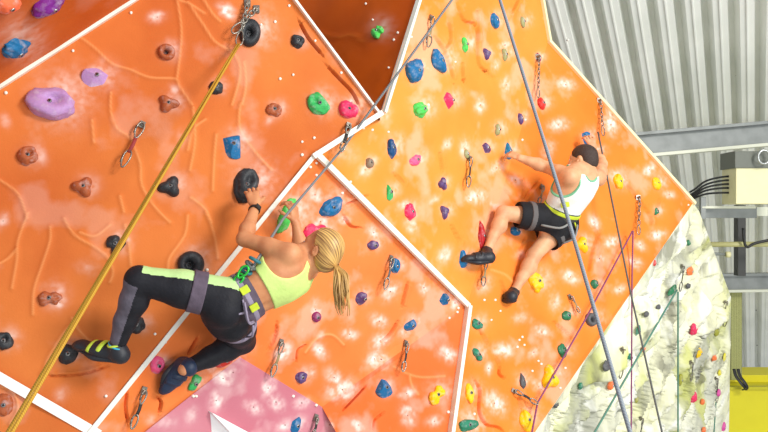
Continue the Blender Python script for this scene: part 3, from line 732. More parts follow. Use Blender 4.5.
# ------------------------------------------------------------ quickdraws, chains, ropes
m_sil = newmat('bright_aluminium', C(150,144,134), .32, .75, var=.15, vscale=60)
m_slg = [newmat('sling_black', C(40,38,36), .7), newmat('sling_red', C(150,50,50), .7), newmat('sling_sand', C(150,130,90), .7), newmat('sling_grey', C(90,88,90), .7)]
m_gate = newmat('gate_steel', C(120,118,112), .3, .9)
def ring(c, ax, ay, rx, ry, taper=.25, n=22):
    return [c + ax*rx*math.cos(2*math.pi*k/n)*(1+taper*math.sin(2*math.pi*k/n)) + ay*ry*math.sin(2*math.pi*k/n) for k in range(n)]
def carabiner(c, ax, ay, L, parent, r=.0055, mat=None):
    r = r*.8; pts = ring(c, ax, ay, L*.19, L*.5); g = MB().tube(pts, r, 7, closed=True).build('carabiner', mat or m_sil, parent)
    off = parent.location
    MB().tube([c-ax*L*.19-ay*L*.25, c-ax*L*.21+ay*L*.2], r*1.15, 7).build('gate', m_gate, g)
    g_ = g.children[0]; g_.matrix_parent_inverse = Matrix.Identity(4)
    return g
def quickdraw(x0, y0, x1, y1, label, sl=0, off=.03, rr=1.0, name='quickdraw'):
    pa, n, d, f = hit(x0, y0); d1 = min(wd(x1, y1), f.d(x1,y1)); pb = P(x1, y1, d1-.05); pa2 = pa + n*off; pb = pb + n*.01
    ay = (pa2-pb).normalized(); L = (pa2-pb).length; ax = ay.cross(n).normalized()
    r = empty(name, pa); tag(r, label, 'quickdraw')
    hg = MB().box(pa+n*.008, ax*.014, ay*.02, n*.006); hg.tube([pa, pa+n*.022], .009, 6)
    hg.build('bolt_hanger', m_sil, r, False)
    c1 = pa2-ay*L*.16; c2 = pb+ay*L*.18
    carabiner(c1, ax, ay, L*.36, r, .006*rr); carabiner(c2, (ax+n*.4).normalized(), ay, L*.38, r, .006*rr)
    s0, s1 = c1-ay*L*.14, c2+ay*L*.14
    MB().tube([s0, s0*.5+s1*.5+ax*.003, s1], .0095*rr, 8, flat=.4, side=ax).build('sling', m_slg[sl], r)
    return r
def chain(x0, y0, x1, y1, nl, label, r0_=.005, split=None):
    pa, n, d, f = hit(x0, y0); d1 = wd(x1, y1); pb = P(x1, y1, d1)+n*.05; pa2 = pa+n*.03
    r = empty('anchor_chain', pa); tag(r, label, 'anchor chain')
    hg = MB().box(pa+n*.008, RT*.018, UP*.022, n*.007); hg.tube([pa, pa+n*.03], .011, 6); hg.build('bolt_hanger', m_sil, r, False)
    ay = (pb-pa2).normalized(); L = (pb-pa2).length; sx = ay.cross(n).normalized(); ll = L/nl
    for k in range(nl):
        c = pa2+ay*ll*(k+.5); ax = sx if k % 2 else (n*.8+sx*.5).normalized()
        MB().tube(ring(c, ax, ay, ll*.36, ll*.66, 0, 16), r0_, 6, closed=True).build('chain_link', m_sil, r)
    carabiner(pb+ay*.05, sx, ay, .1, r)
    return r, pb+ay*.09
quickdraw(142,125,122,167,'quickdraw with pale carabiners hanging left of the yellow ropes',1)
_, y_anchor = chain(247,4,240,34,7,'steel anchor chain from which the yellow ropes hang')
chain(256,10,241,26,4,'short slanting anchor chain right of the yellow rope anchor')
quickdraw(430,18,427,47,'quickdraw at the top of the centre panel behind the slanting grey rope',2)
chain(536,57,533,88,7,'long hanging chain below the small plum hold',.004)
chain(598,101,598,127,6,'chain at the top of the thin rope above the man\'s head',.004)
chain(637,198,634,226,6,'chain at the top of the purple rope',.004)
quickdraw(348,126,341,152,'quickdraw on the white corner edge clipped to the slanting grey rope',0)
quickdraw(468,158,467,187,'quickdraw hanging under the small sage hold in mid panel',0)
quickdraw(390,258,384,289,'quickdraw left of the blue hold at the white edge',3)
quickdraw(405,343,402,371,'quickdraw hanging left of the white pole on the burnt orange triangle side',0)
quickdraw(280,342,271,376,'quickdraw just above the top of the pink panel',2)
quickdraw(143,390,131,428,'quickdraw at the bottom left of the pink panel',0)
quickdraw(484,262,482,286,'quickdraw below the man\'s left shoe',2)
quickdraw(541,187,538,204,'quickdraw behind the left side of the man\'s waist',2)
quickdraw(513,391,537,404,'slanting quickdraw clipped to the bent part of the purple rope',0)
quickdraw(569,297,579,313,'slanting quickdraw above the green oval hold',2)
quickdraw(315,417,312,436,'quickdraw at the bottom right of the pink panel',0)
quickdraw(681,266,679,291,'quickdraw at the top of the green ropes on the marbled rock',0)
quickdraw(621,349,619,378,'quickdraw on the rock between long grey rope and purple rope',2)
quickdraw(690,362,690,381,'quickdraw under the yellow hold on the rock',0)
quickdraw(715,378,716,402,'quickdraw beside the small magenta hold on the rock',0)
quickdraw(724,302,724,326,'quickdraw on the upper right rim of the marbled rock',0)
quickdraw(640,418,638,440,'quickdraw at the bottom of the rock between purple and green ropes',0)

def ropemat(name, c1, c2):
    m = newmat(name, c1, .6); nt = m.node_tree; b = nt.nodes['Principled BSDF']
    tc = nt.nodes.new('ShaderNodeTexCoord'); wv = nt.nodes.new('ShaderNodeTexWave'); wv.inputs['Scale'].default_value = 45; wv.bands_direction = 'DIAGONAL'
    nt.links.new(tc.outputs['Object'], wv.inputs['Vector']); mx = nt.nodes.new('ShaderNodeMix'); mx.data_type = 'RGBA'; mx.inputs[6].default_value = c1; mx.inputs[7].default_value = c2
    nt.links.new(wv.outputs[1], mx.inputs[0]); nt.links.new(mx.outputs[2], b.inputs['Base Color']); return m
def rope(pts, r, mat, label, sag=0):
    pp = []
    for i in range(len(pts)-1):
        a, b = pts[i], pts[i+1]
        for k in range(12):
            t = k/12; q = a.lerp(b, t); q = q - Vector((0,0,1))*sag*4*t*(1-t); pp.append(q)
    pp.append(pts[-1])
    o = MB().tube(pp, r, 8).build('climbing_rope', mat); recenter(o); tag(o, label, 'rope'); return o
m_yr = ropemat('gold_rope', C(204,156,40), C(176,128,26)); m_gr = ropemat('grey_rope', C(140,140,140), C(92,96,100)); m_br = ropemat('blue_grey_rope', C(140,146,152), C(112,122,134))
m_pr = ropemat('purple_rope', C(150,72,110), C(110,60,96)); m_tr = ropemat('teal_rope', C(70,120,110), C(90,140,120)); m_kr = ropemat('dark_grey_rope', C(96,100,96), C(70,76,76))
rope([y_anchor+RT*.006, P(10,436,2.6)+RT*.0, P(-60,552,2.2)], .0062, m_yr, 'right strand of the doubled yellow rope running down to the left')
rope([y_anchor-RT*.006, P(6.4,434,2.65), P(-64,550,2.25)], .0062, m_yr, 'left strand of the doubled yellow rope running down to the left')
rope([P(474,-30,4.9), P(343,148,wd(343,148)-.1), P(283,219,4.28), P(251,270,3.98)], .0075, m_gr, 'slanting grey rope running from the top centre to the woman\'s harness')
rope([P(486,-50,4.2), P(500,0,4.0), P(567,215,3.3), P(630,432,2.7), P(652,506,2.5)], .0082, m_br, 'long thick blue grey rope crossing in front of the man')
rope([P(598,132,wd(598,132)-.12), P(630,290,6.2), P(662,432,5.6), P(677,500,5.4)], .0075, m_kr, 'thin dark grey rope running down from the chain above the man\'s head')
pa = P(633,231,wd(633,231)-.14)
rope([pa, P(632.3,262,wd(632.3,262)-.06), P(632,282,wd(632,282)-.05), P(631.2,432,wd(631,432)-.75), P(631,500,wd(631,432)-1.1)], .0068, m_pr, 'vertical strand of purple rope hanging over the marbled rock')
rope([P(632.5,231,wd(633,231)-.15), P(585,320,wd(585,320)-.1), P(537.5,403,wd(537,403)-.07), P(532,432,wd(532,432)-.12), P(522,500,5)], .0068, m_pr, 'purple rope running diagonally down left over the yellow hold')
pg = P(678,292,wd(678,292)-.3)
rope([pg, P(678,432,wd(678,432)-.4), P(678,500,6)], .0075, m_tr, 'vertical green rope hanging down the marbled rock')
rope([P(677,290,wd(678,292)-.3), P(635,362,wd(635,362)-.35), P(597,428,5.6), P(560,490,5.0)], .0075, m_tr, 'green rope slanting down left across the marbled rock')
rope([P(716,402,wd(716,402)-.2), P(714,432,wd(714,432)-.25), P(713,500,7.6)], .0075, m_tr, 'short green rope at the bottom right rim of the rock')

# ------------------------------------------------------------ people: bodies as one continuous surface grown from a distance field
class SDF:
    def __init__(s, lo, hi, h):
        s.h = h; s.lo = np.array(lo, float); s.n = np.maximum(4, np.ceil((np.array(hi)-s.lo)/h).astype(int)+1)
        s.g = np.full(s.n, 1.0, np.float32)
    def sub(s, pts, pad):
        pts = np.array(pts, float); a = np.floor((pts.min(0)-pad-s.lo)/s.h).astype(int); b = np.ceil((pts.max(0)+pad-s.lo)/s.h).astype(int)+1
        a = np.clip(a, 0, s.n-1); b = np.clip(b, 1, s.n)
        sl = tuple(slice(i, j) for i, j in zip(a, b))
        ax = [s.lo[k]+s.h*np.arange(a[k], b[k], dtype=np.float32) for k in range(3)]
        return sl, ax[0][:,None,None], ax[1][None,:,None], ax[2][None,None,:]
    def put(s, sl, d, k, cut=False):
        g = s.g[sl]
        if cut:
            d = -d; hh = np.clip(.5-.5*(d-g)/k, 0, 1) if k > 0 else None
            s.g[sl] = np.maximum(g, d) if k <= 0 else (g*(hh)+d*(1-hh) + k*hh*(1-hh)); return
        if k <= 0: s.g[sl] = np.minimum(g, d); return
        hh = np.clip(.5+.5*(g-d)/k, 0, 1); s.g[sl] = g*(1-hh)+d*hh - k*hh*(1-hh)
    def cone(s, a, b, ra, rb, k=.02, side=None, flat=1.0, cut=False):
        """tapered limb from a to b; flat scales its thickness across 'side'"""
        a, b = np.array(a, float), np.array(b, float); R = max(ra, rb)
        sl, X, Y, Z = s.sub([a, b], R+.04)
        ab = b-a; L2 = ab@ab+1e-12
        px, py, pz = X-a[0], Y-a[1], Z-a[2]
        t = np.clip((px*ab[0]+py*ab[1]+pz*ab[2])/L2, 0, 1)
        qx, qy, qz = px-t*ab[0], py-t*ab[1], pz-t*ab[2]
        r = ra+(rb-ra)*t
        if side is None: d = np.sqrt(qx*qx+qy*qy+qz*qz)-r
        else:
            sv = np.array(side, float); sv = sv-ab*(sv@ab)/L2; sv /= np.linalg.norm(sv); w = np.cross(ab, sv); w /= np.linalg.norm(w)
            c = qx*w[0]+qy*w[1]+qz*w[2]; m = 1/flat-1
            d = (np.sqrt(np.maximum(qx*qx+qy*qy+qz*qz + (c/flat)**2 - c*c, 0))-r)*min(1, flat+.15)
        s.put(sl, d.astype(np.float32), k, cut); return s
    def ell(s, c, axes, radii, k=.02, cut=False):
        c = np.array(c, float); R = max(radii); sl, X, Y, Z = s.sub([c], R+.05)
        x, y, z = X-c[0], Y-c[1], Z-c[2]; k0 = 0; k1 = 0
        for a, r in zip(axes, radii):
            u = (x*a[0]+y*a[1]+z*a[2]); k0 = k0+(u/r)**2; k1 = k1+(u/(r*r))**2
        k0 = np.sqrt(k0); k1 = np.sqrt(k1)+1e-9
        s.put(sl, (k0*(k0-1)/k1).astype(np.float32), k, cut); return s
    def plane(s, p, n, off=0):       # keep the side the normal n points to
        p = np.array(p, float); n = np.array(n, float); n = n/np.linalg.norm(n)
        ax = [s.lo[k]+s.h*np.arange(s.n[k], dtype=np.float32) for k in range(3)]
        d = -((ax[0][:,None,None]-p[0])*n[0]+(ax[1][None,:,None]-p[1])*n[1]+(ax[2][None,None,:]-p[2])*n[2])+off
        s.g = np.maximum(s.g, d.astype(np.float32)); return s
    def inter_ell(s, c, axes, radii):
        X, Y, Z = [s.lo[k]+s.h*np.arange(s.n[k], dtype=np.float32).reshape([-1 if q == k else 1 for q in range(3)]) - c[k] for k in range(3)]
        k0 = 0; k1 = 0
        for a, r in zip(axes, radii):
            u = X*a[0]+Y*a[1]+Z*a[2]; k0 = k0+(u/r)**2; k1 = k1+(u/(r*r))**2
        k0 = np.sqrt(k0); s.g = np.maximum(s.g, (k0*(k0-1)/(np.sqrt(k1)+1e-9)).astype(np.float32)); return s
    def mesh(s, name):
        g = s.g; g[0] = g[-1] = 1; g[:,0] = g[:,-1] = 1; g[:,:,0] = g[:,:,-1] = 1
        ins = g < 0; nx, ny, nz = g.shape
        cnt = np.zeros((nx-1, ny-1, nz-1), np.int8)
        for i in (0,1):
            for j in (0,1):
                for k in (0,1): cnt += ins[i:nx-1+i, j:ny-1+j, k:nz-1+k]
        act = (cnt > 0) & (cnt < 8); ci, cj, ck = np.nonzero(act)
        ind = -np.ones(act.shape, np.int64); ind[ci,cj,ck] = np.arange(len(ci))
        acc = np.zeros((len(ci), 3)); num = np.zeros(len(ci))
        cor = [(i,j,k) for i in (0,1) for j in (0,1) for k in (0,1)]
        for a in cor:
            for ax in range(3):
                if a[ax]: continue
                b = list(a); b[ax] = 1
                va = g[ci+a[0], cj+a[1], ck+a[2]]; vb = g[ci+b[0], cj+b[1], ck+b[2]]
                m = (va < 0) != (vb < 0); t = np.where(m, va/np.where(m, va-vb, 1), 0)
                p = np.stack([np.full(len(ci), a[q], float) for q in range(3)], 1); p[:,ax] += t
                acc += p*m[:,None]; num += m
        V = (acc/num[:,None]+np.stack([ci,cj,ck],1))*s.h+s.lo
        F_ = []
        for ax in range(3):
            u, v = (ax+1)%3, (ax+2)%3
            sa = [slice(1,-1)]*3; sa[ax] = slice(0,-1); sb = [slice(1,-1)]*3; sb[ax] = slice(1,None)
            A_, B_ = ins[tuple(sa)], ins[tuple(sb)]; e = np.nonzero(A_ != B_)
            o_ = np.array([1,1,1]); o_[ax] = 0; pos = [e[q]+o_[q] for q in range(3)]
            def cell(du, dv):
                p = [q.copy() for q in pos]; p[u] -= du; p[v] -= dv; return ind[p[0], p[1], p[2]]
            q = np.stack([cell(1,1), cell(0,1), cell(0,0), cell(1,0)], 1)
            fl = A_[e]; q[~fl] = q[~fl][:, ::-1]; F_.append(q)
        Q = np.vstack(F_); Q = Q[(Q >= 0).all(1)]
        me = bpy.data.meshes.new(name); me.vertices.add(len(V)); me.vertices.foreach_set('co', V.ravel())
        me.loops.add(len(Q)*4); me.loops.foreach_set('vertex_index', Q.ravel().astype(np.int32))
        me.polygons.add(len(Q)); me.polygons.foreach_set('loop_start', (np.arange(len(Q))*4).astype(np.int32))
        me.update(calc_edges=True); me.validate(); me.polygons.foreach_set('use_smooth', [True]*len(me.polygons)); me.update()
        return me
def child(name, me, mat, root): return link(name, me, mat, root)
def basis(f, u):
    f = f.normalized(); u = (u-f*u.dot(f)).normalized(); return f, u, f.cross(u).normalized()      # forward, up, the person's right
def head_sdf(S, c, f, u, r, s=1.0, man=False):
    """a head with jaw, chin, nose, brow, lips, ears and eye sockets; c = centre of the skull"""
    ax = (f, u, r)
    S.ell(c-f*.008*s+u*.018*s, ax, (.094*s,.090*s,.074*s), .02)
    S.ell(c+f*.028*s-u*.035*s, ax, (.066*s,.078*s,.057*s), .03)
    S.ell(c+f*.052*s-u*.078*s, ax, (.034*s,.028*s,.038*s), .03)                 # jaw
    S.ell(c+f*.080*s-u*.095*s, ax, (.016*s,.014*s,.018*s), .02)                 # chin
    S.cone(c+f*.066*s+u*.022*s+r*.036*s, c+f*.066*s+u*.022*s-r*.036*s, .016*s, .016*s, .02)  # brow
    S.cone(c+f*.088*s+u*.008*s, c+f*.112*s-u*.030*s, .007*s, .0125*s, .012)      # nose
    for q in (-1, 1):
        S.cone(c+f*.100*s-u*.034*s+r*q*.010*s, c+f*.090*s-u*.036*s+r*q*.014*s, .007*s, .006*s, .008)
        S.ell(c+f*.093*s+u*.002*s+r*q*.031*s, ax, (.012*s,.010*s,.015*s), .008, cut=True)
        S.ell(c+f*.070*s-u*.022*s+r*q*.040*s, ax, (.022*s,.020*s,.022*s), .02)   # cheek
        S.ell(c-f*.006*s-u*.008*s+r*q*.078*s, (f*.95+r*q*.3, u, r*.95-f*q*.3), (.018*s,.031*s,.008*s), .006)
        S.ell(c-f*.002*s-u*.006*s+r*q*.087*s, ax, (.009*s,.017*s,.006*s), .004, cut=True)
    S.cone(c+f*.094*s-u*.058*s+r*.018*s, c+f*.094*s-u*.058*s-r*.018*s, .0068*s, .0068*s, .006)
    S.cone(c+f*.093*s-u*.069*s+r*.014*s, c+f*.093*s-u*.069*s-r*.014*s, .0078*s, .0078*s, .006)
    S.cone(c+f*.104*s-u*.0635*s+r*.020*s, c+f*.104*s-u*.0635*s-r*.020*s, .003*s, .003*s, .003, cut=True)
m_eye = newmat('eye_white', C(240,236,230), .2); m_iris = newmat('iris_brown', C(70,44,28), .15)
def eyes(c, f, u, r, root, s=1.0):
    for q in (-1, 1):
        V, Fc = ico(3); e = c+f*.079*s+u*.002*s+r*q*.031*s
        eo = MB().add([e+v*.0125*s for v in V], Fc).build('eye', m_eye, root)
        ii = MB().add([e+f*(.0095*s)+v*.0055*s for v in V], Fc).build('iris', m_iris, eo); ii.matrix_parent_inverse = Matrix.Identity(4)
def hand_sdf(S, wrist, dirn, palm, s=1.0, curl=.8, spread=.12, thumb=1, k=.006, mode=None):
    """wrist point, direction of the hand, palm normal; curl bends each finger towards the palm; thumb side = +-1"""
    d = dirn.normalized(); n = (palm-d*palm.dot(d)).normalized(); x = d.cross(n).normalized()*thumb       # x points to the thumb side
    base = wrist+d*.01*s
    S.cone(wrist, wrist+d*.045*s+x*.006*s, .024*s, .030*s, .012, side=x, flat=.55)
    S.cone(wrist+d*.035*s-x*.016*s, wrist+d*.080*s-x*.020*s, .020*s, .017*s, .01, side=x, flat=.7)
    S.cone(wrist+d*.035*s+x*.014*s, wrist+d*.084*s+x*.018*s, .021*s, .017*s, .01, side=x, flat=.7)
    tips = []
    for off, ln, sp in ((.031,.94,1.0),(.0105,1.06,.33),(-.0105,.98,-.33),(-.030,.78,-1.0)):
        p = wrist+d*.082*s+x*off*s-(n*0); a = spread*sp; dd = (d*math.cos(a)+x*math.sin(a)).normalized(); ang = 0
        if off < -.02: p = p-d*.008*s
        for seg, (l, r0_, r1_) in enumerate(((.043,.0092,.0084),(.026,.0082,.0074),(.022,.0074,.0062))):
            ang += curl*(.55,.9,.6)[seg]
            v = dd*math.cos(ang)+n*math.sin(ang); q = p+v*l*ln*s
            S.cone(p, q, r0_*s, r1_*s, k if seg else .008); p = q
        tips.append(p)
    p = wrist+d*.022*s+x*.024*s+n*.004*s; dd = (d*.62+x*.62+n*.35).normalized()
    for l, r0_, r1_, b in ((.040,.0135,.0105,.0),(.030,.0102,.0092,.35),(.024,.0092,.0072,.4)):
        dd = (dd*math.cos(b)+(n*.7-x*.45+d*.3).normalized()*math.sin(b)).normalized(); q = p+dd*l*s; S.cone(p, q, r0_*s, r1_*s, .007); p = q
    return tips
def bbox(pts, pad):
    a = np.array([tuple(p) for p in pts]); return a.min(0)-pad, a.max(0)+pad
def J(x, y, off):       # joint in front of the wall by 'off' metres
    return P(x, y, wd(x, y)-off)

m_skin = newmat('skin_light', C(208,144,100), .5, vscale=14, second=C(194,126,86), bump=.03, bscale=160, spec=.35)
m_skin2 = newmat('skin_tan', C(222,170,128), .5, vscale=14, second=C(206,148,108), bump=.03, bscale=160, spec=.35)
for m in (m_skin, m_skin2):
    b_ = m.node_tree.nodes['Principled BSDF']; b_.inputs['Subsurface Weight'].default_value = .03; b_.inputs['Subsurface Radius'].default_value = (.02,.008,.004)
def cloth(name, c, var=.12, rough=.75): return newmat(name, c, rough, 0, var=var, vscale=26, bump=.25, bscale=70, spec=.2)
m_top = cloth('lime_sports_fabric', C(212,238,140), .06); m_leg = cloth('black_legging_fabric', C(34,34,40), .2, .6); m_greyleg = cloth('heather_grey_fabric', C(104,98,110), .25)
m_limes = cloth('pale_lime_fabric', C(188,222,150), .06); m_cuff = cloth('cyan_cuff', C(70,170,200)); m_har = cloth('purple_grey_webbing', C(98,86,100), .2); m_hary = cloth('lime_webbing', C(200,216,60))
m_harl = cloth('lilac_webbing_edge', C(150,140,160)); m_shoe = newmat('black_rubber_shoe', C(34,36,44), .5, bump=.1); m_navy = newmat('navy_shoe', C(28,44,72), .5, bump=.1); m_slime = newmat('lime_shoe_strap', C(200,226,70), .6)
m_hair = newmat('blonde_hair', C(216,168,96), .45, bump=0)
m_hair2 = newmat('dark_brown_hair', C(58,40,32), .6, bump=.6, bscale=160); m_watch = newmat('black_watch', C(24,24,26), .3)
nt = m_hair.node_tree
tc_ = nt.nodes.new('ShaderNodeTexCoord'); mp_ = nt.nodes.new('ShaderNodeMapping'); mp_.inputs['Rotation'].default_value = (0,.5,0); mp_.inputs['Scale'].default_value = (90,90,8)
n_ = nt.nodes.new('ShaderNodeTexNoise'); n_.inputs['Scale'].default_value = 1; n_.inputs['Detail'].default_value = 3
at_ = nt.nodes.new('ShaderNodeAttribute'); at_.attribute_name = 'strand'; nt.links.new(at_.outputs['Vector'], n_.inputs['Vector']); rp_ = nt.nodes.new('ShaderNodeValToRGB')
rp_.color_ramp.elements[0].position = .35; rp_.color_ramp.elements[0].color = C(118,78,44); rp_.color_ramp.elements[1].position = .65; rp_.color_ramp.elements[1].color = C(230,184,106)
nt.links.new(n_.outputs[0], rp_.inputs[0]); nt.links.new(rp_.outputs[0], nt.nodes['Principled BSDF'].inputs['Base Color'])

def shoe(heel, toe, upv, ankle, root, mat, trim, s=1.0, name='climbing_shoe'):
    """a climbing shoe: tapering body with a downturned toe, a sole rim, straps"""
    f = (toe-heel); L = f.length; f.normalize(); u = (upv-f*upv.dot(f)).normalized(); r = f.cross(u)
    lo, hi = bbox([heel, toe, ankle, heel+u*.1, toe+u*.05, heel-u*.04], .07); S = SDF(lo, hi, .005)
    S.cone(heel+f*.030+u*.030, heel+f*.5*L+u*.020, .037*s, .041*s, .02, side=r, flat=.95)
    S.cone(heel+f*.45*L+u*.022, toe-f*.040+u*.008, .043*s, .031*s, .03, side=r, flat=.62)
    S.cone(toe-f*.045+u*.010, toe-f*.018-u*.004, .029*s, .018*s, .02, side=r, flat=.7)
    S.cone(heel+f*.035+u*.03, ankle, .040*s, .039*s, .02)
    o = child(name, S.mesh(name), mat, root)
    S2 = SDF(lo, hi, .005)
    S2.cone(heel+f*.03+u*.005, heel+f*.5*L-u*.006, .034*s, .043*s, .02, side=r, flat=.5); S2.cone(heel+f*.5*L-u*.006, toe-f*.022-u*.012, .044*s, .022*s, .03, side=r, flat=.35)
    so = child('sole', S2.mesh('sole'), m_shoe, o); so.matrix_parent_inverse = Matrix.Identity(4)
    for q, a in ((.44,.04),(.62,.034)):
        c = heel+f*q*L+u*(.028 if q < .5 else .016); pts = [c+r*math.cos(t)*.046*s*(1.03-q*.18)+u*math.sin(t)*.040*s*(1.15-q*.4)-f*math.sin(t)*.01 for t in [k*math.pi/10 for k in range(11)]]
        st = MB().tube(pts, .0115*s, 8, flat=.3, side=f).build('strap', trim, o); st.matrix_parent_inverse = Matrix.Identity(4)
    # the pull rim round the opening
    c = ankle*.8+(heel+f*.04+u*.03)*.2; t = (ankle-c).normalized(); a = t.orthogonal().normalized(); b = t.cross(a)
    st = MB().tube([c+t*.022+(a*math.cos(k*.5)+b*math.sin(k*.5))*.036*s for k in range(13)][:-1], .006, 8, closed=True).build('collar', trim, o); st.matrix_parent_inverse = Matrix.Identity(4)
    return o
def band(pt, axis, prims, half, infl, name, mat, root, h=.005, k=.02):
    """strap round a limb: the inflated limb between two planes"""
    pts = [p for q in prims for p in q[:2]]; lo, hi = bbox(pts, .22); lo = np.maximum(lo, np.array(pt)-.26); hi = np.minimum(hi, np.array(pt)+.26)
    S = SDF(lo, hi, h)
    for q in prims: S.cone(q[0], q[1], q[2]+infl, q[3]+infl, k, *q[4:])
    S.plane(pt-axis.normalized()*half, axis); S.plane(pt+axis.normalized()*half, -axis)
    return child(name, S.mesh(name), mat, root)
def loop_strap(c, axis, ra, rb, aax, r, mat, root, name='strap', flat=.35, arc=(0, 6.283), n=28):
    t = axis.normalized(); a = (aax-t*aax.dot(t)).normalized(); b = t.cross(a); full = arc[1]-arc[0] > 6.2
    pts = [c+a*math.cos(x)*ra+b*math.sin(x)*rb for x in [arc[0]+(arc[1]-arc[0])*k/n for k in range(n+(0 if full else 1))]]
    return MB().tube(pts, r, 8, closed=full, flat=flat, side=t).build(name, mat, root)

# ------------------------------------------------------------ the woman
def strand_attr(o, pole, c):
    me = o.data; n = len(me.vertices); V = np.empty(n*3); me.vertices.foreach_get('co', V); V = V.reshape(-1,3)
    V = V + np.array(o.matrix_parent_inverse.translation) + np.array(o.parent.location)
    ax = np.array((pole-c).normalized()); q = V-np.array(pole); a = np.array(Vector(ax).orthogonal().normalized()); b = np.cross(ax, a)
    an = np.arctan2(q@a, q@b); rr = np.linalg.norm(q, axis=1)
    at = me.attributes.new('strand', 'FLOAT_VECTOR', 'POINT'); at.data.foreach_set('vector', np.stack([np.sin(an)*14, np.cos(an)*14, rr*9], 1).astype(np.float32).ravel())
def woman():
    pel = P(233,305,4.07); chest = P(281,277,4.13); nb = P(305,262,4.19)
    axs = (nb-pel).normalized(); side = D3(-.42,.36,-.80); side = (side-axs*side.dot(axs)).normalized(); bk = axs.cross(side).normalized()
    if bk.dot(D3(.5,-.6,-.4)) < 0: bk = -bk
    SL = P(290,254,4.04); SR = P(308,270,4.36)
    EL = P(244,239,4.13); WL = P(255,208,4.36)
    ER = P(301,251,4.55); WR = P(296,224,4.55)
    HL = pel+side*.085-axs*.02; HR = pel-side*.085-axs*.02
    KL = P(139,280,3.89); AL = P(117,346,3.98)
    KR = P(243,341,4.42); AR = P(189,367,4.20)
    hc = P(321,249,4.15); f, u, r = basis(D3(-.86,.38,.30), D3(.42,.88,-.1))
    root = empty('climber', pel); tag(root, 'woman with blonde ponytail climbing in a lime sports top, black leggings and a harness', 'person')
    lo, hi = bbox([pel,nb,SL,SR,EL,WL,ER,WR,HL,HR,KL,AL,KR,AR,hc], .17); S = SDF(lo, hi, .0052)
    torso = [(pel-axs*.01, pel+axs*.09, .150,.118, side,.76), (pel+axs*.08, chest, .112,.138, side,.76), (chest, nb-axs*.055, .140,.125, side,.68)]
    for q in torso: S.cone(*q[:4], .06, q[4], q[5])
    for q, sh, el in ((1,SL,EL),(-1,SR,ER)): S.cone(nb-axs*.035+side*q*.05, sh, .052,.050, .05)
    S.cone(chest-bk*.03+side*.07, chest-bk*.05+side*.072-axs*.01, .058,.050, .03); S.cone(chest-bk*.03-side*.07, chest-bk*.05-side*.072-axs*.01, .058,.050,.03)
    # shoulder blades and the groove of the spine
    S.cone(chest+axs*.07+side*.075+bk*.055, chest-axs*.01+side*.06+bk*.06, .036,.026, .035); S.cone(chest+axs*.07-side*.075+bk*.055, chest-axs*.01-side*.06+bk*.06, .036,.026,.035)
    S.cone(pel+axs*.12+bk*.118, chest+axs*.08+bk*.128, .012,.012, .03, cut=True)
    glute = [(pel-axs*.05+side*.065+bk*.045, pel-axs*.06+side*.07+bk*.03, .088,.088), (pel-axs*.05-side*.065+bk*.045, pel-axs*.06-side*.07+bk*.03, .088,.088)]
    for q in glute: S.cone(*q, .03)
    legs = []
    for h_, k_, a_ in ((HL,KL,AL),(HR,KR,AR)):
        cf = (k_+ (a_-k_)*.28) - ((h_-k_).normalized()+(a_-k_).normalized()).normalized()*-.012
        legs += [(h_, h_.lerp(k_,.5), .094,.084), (h_.lerp(k_,.5), k_, .084,.060), (k_, cf, .057,.060), (cf, k_.lerp(a_,.62), .060,.046), (k_.lerp(a_,.62), a_, .046,.033)]
    for q in legs: S.cone(*q, .025)
    arms = []
    for s_, e_, w_, hd, pm, th in ((SL,EL,WL, D3(-.16,.62,.60), D3(-.1,-.45,.75), -1), (SR,ER,WR, D3(-.35,.8,.05), D3(-.6,.2,.7), 1)):
        arms += [(s_, s_.lerp(e_,.45), .052,.045), (s_.lerp(e_,.45), e_, .045,.035), (e_, e_.lerp(w_,.3), .036,.039), (e_.lerp(w_,.3), w_, .039,.0235)]
        for q in arms[-4:]: S.cone(*q, .022)
        S.cone(w_, w_+hd.normalized()*.02, .0235, .024, .01)
    hand_sdf(S, WL+D3(-.1,.7,.5)*.01, D3(-.22,.80,.42), D3(-.25,.15,.9), .94, curl=.65, thumb=-1)
    hand_sdf(S, WR+D3(-.2,.9,0)*.01, D3(-.15,.95,-.05), D3(-.75,-.1,.5), .95, curl=1.0, thumb=1)
    S.cone(nb-axs*.03, hc-u*.07-f*.02, .050,.046, .035)
    head_sdf(S, hc, f, u, r, .98)
    for a_, k_ in ((AL,KL),(AR,KR)): S.cone(a_, a_+(a_-k_).normalized()*.03, .031,.031,.01)
    child('body', S.mesh('body'), m_skin, root); eyes(hc, f, u, r, root, .98)
    # top: inflated torso between the hem and a scooped neckline
    T = SDF(lo, hi, .0052)
    for q in torso: T.cone(q[0], q[1], q[2]+.008, q[3]+.008, .06, q[4], q[5])
    T.cone(chest-bk*.03+side*.07, chest-bk*.05+side*.072-axs*.01, .066,.058, .03); T.cone(chest-bk*.03-side*.07, chest-bk*.05-side*.072-axs*.01, .066,.058,.03)
    T.cone(chest+axs*.07+side*.075+bk*.055, chest-axs*.01+side*.06+bk*.06, .042,.034, .035); T.cone(chest+axs*.07-side*.075+bk*.055, chest-axs*.01-side*.06+bk*.06, .042,.034,.035)
    for q in (1,-1): T.cone(nb-axs*.035+side*q*.045+bk*.0, nb-axs*.03+side*q*.075, .058,.056, .03)
    T.plane(pel+axs*.168, axs); T.plane(nb-axs*.005, -axs)
    T.ell(nb+axs*.035+bk*.05, (axs, side, bk), (.085,.062,.12), .006, cut=True)
    for q in (1,-1): T.ell(nb-axs*.07+side*q*.165+bk*.03, (axs, side, bk), (.125,.083,.20), .006, cut=True)
    child('sports_top', T.mesh('sports_top'), m_top, root)
    # leggings
    Lg = SDF(lo, hi, .0052)
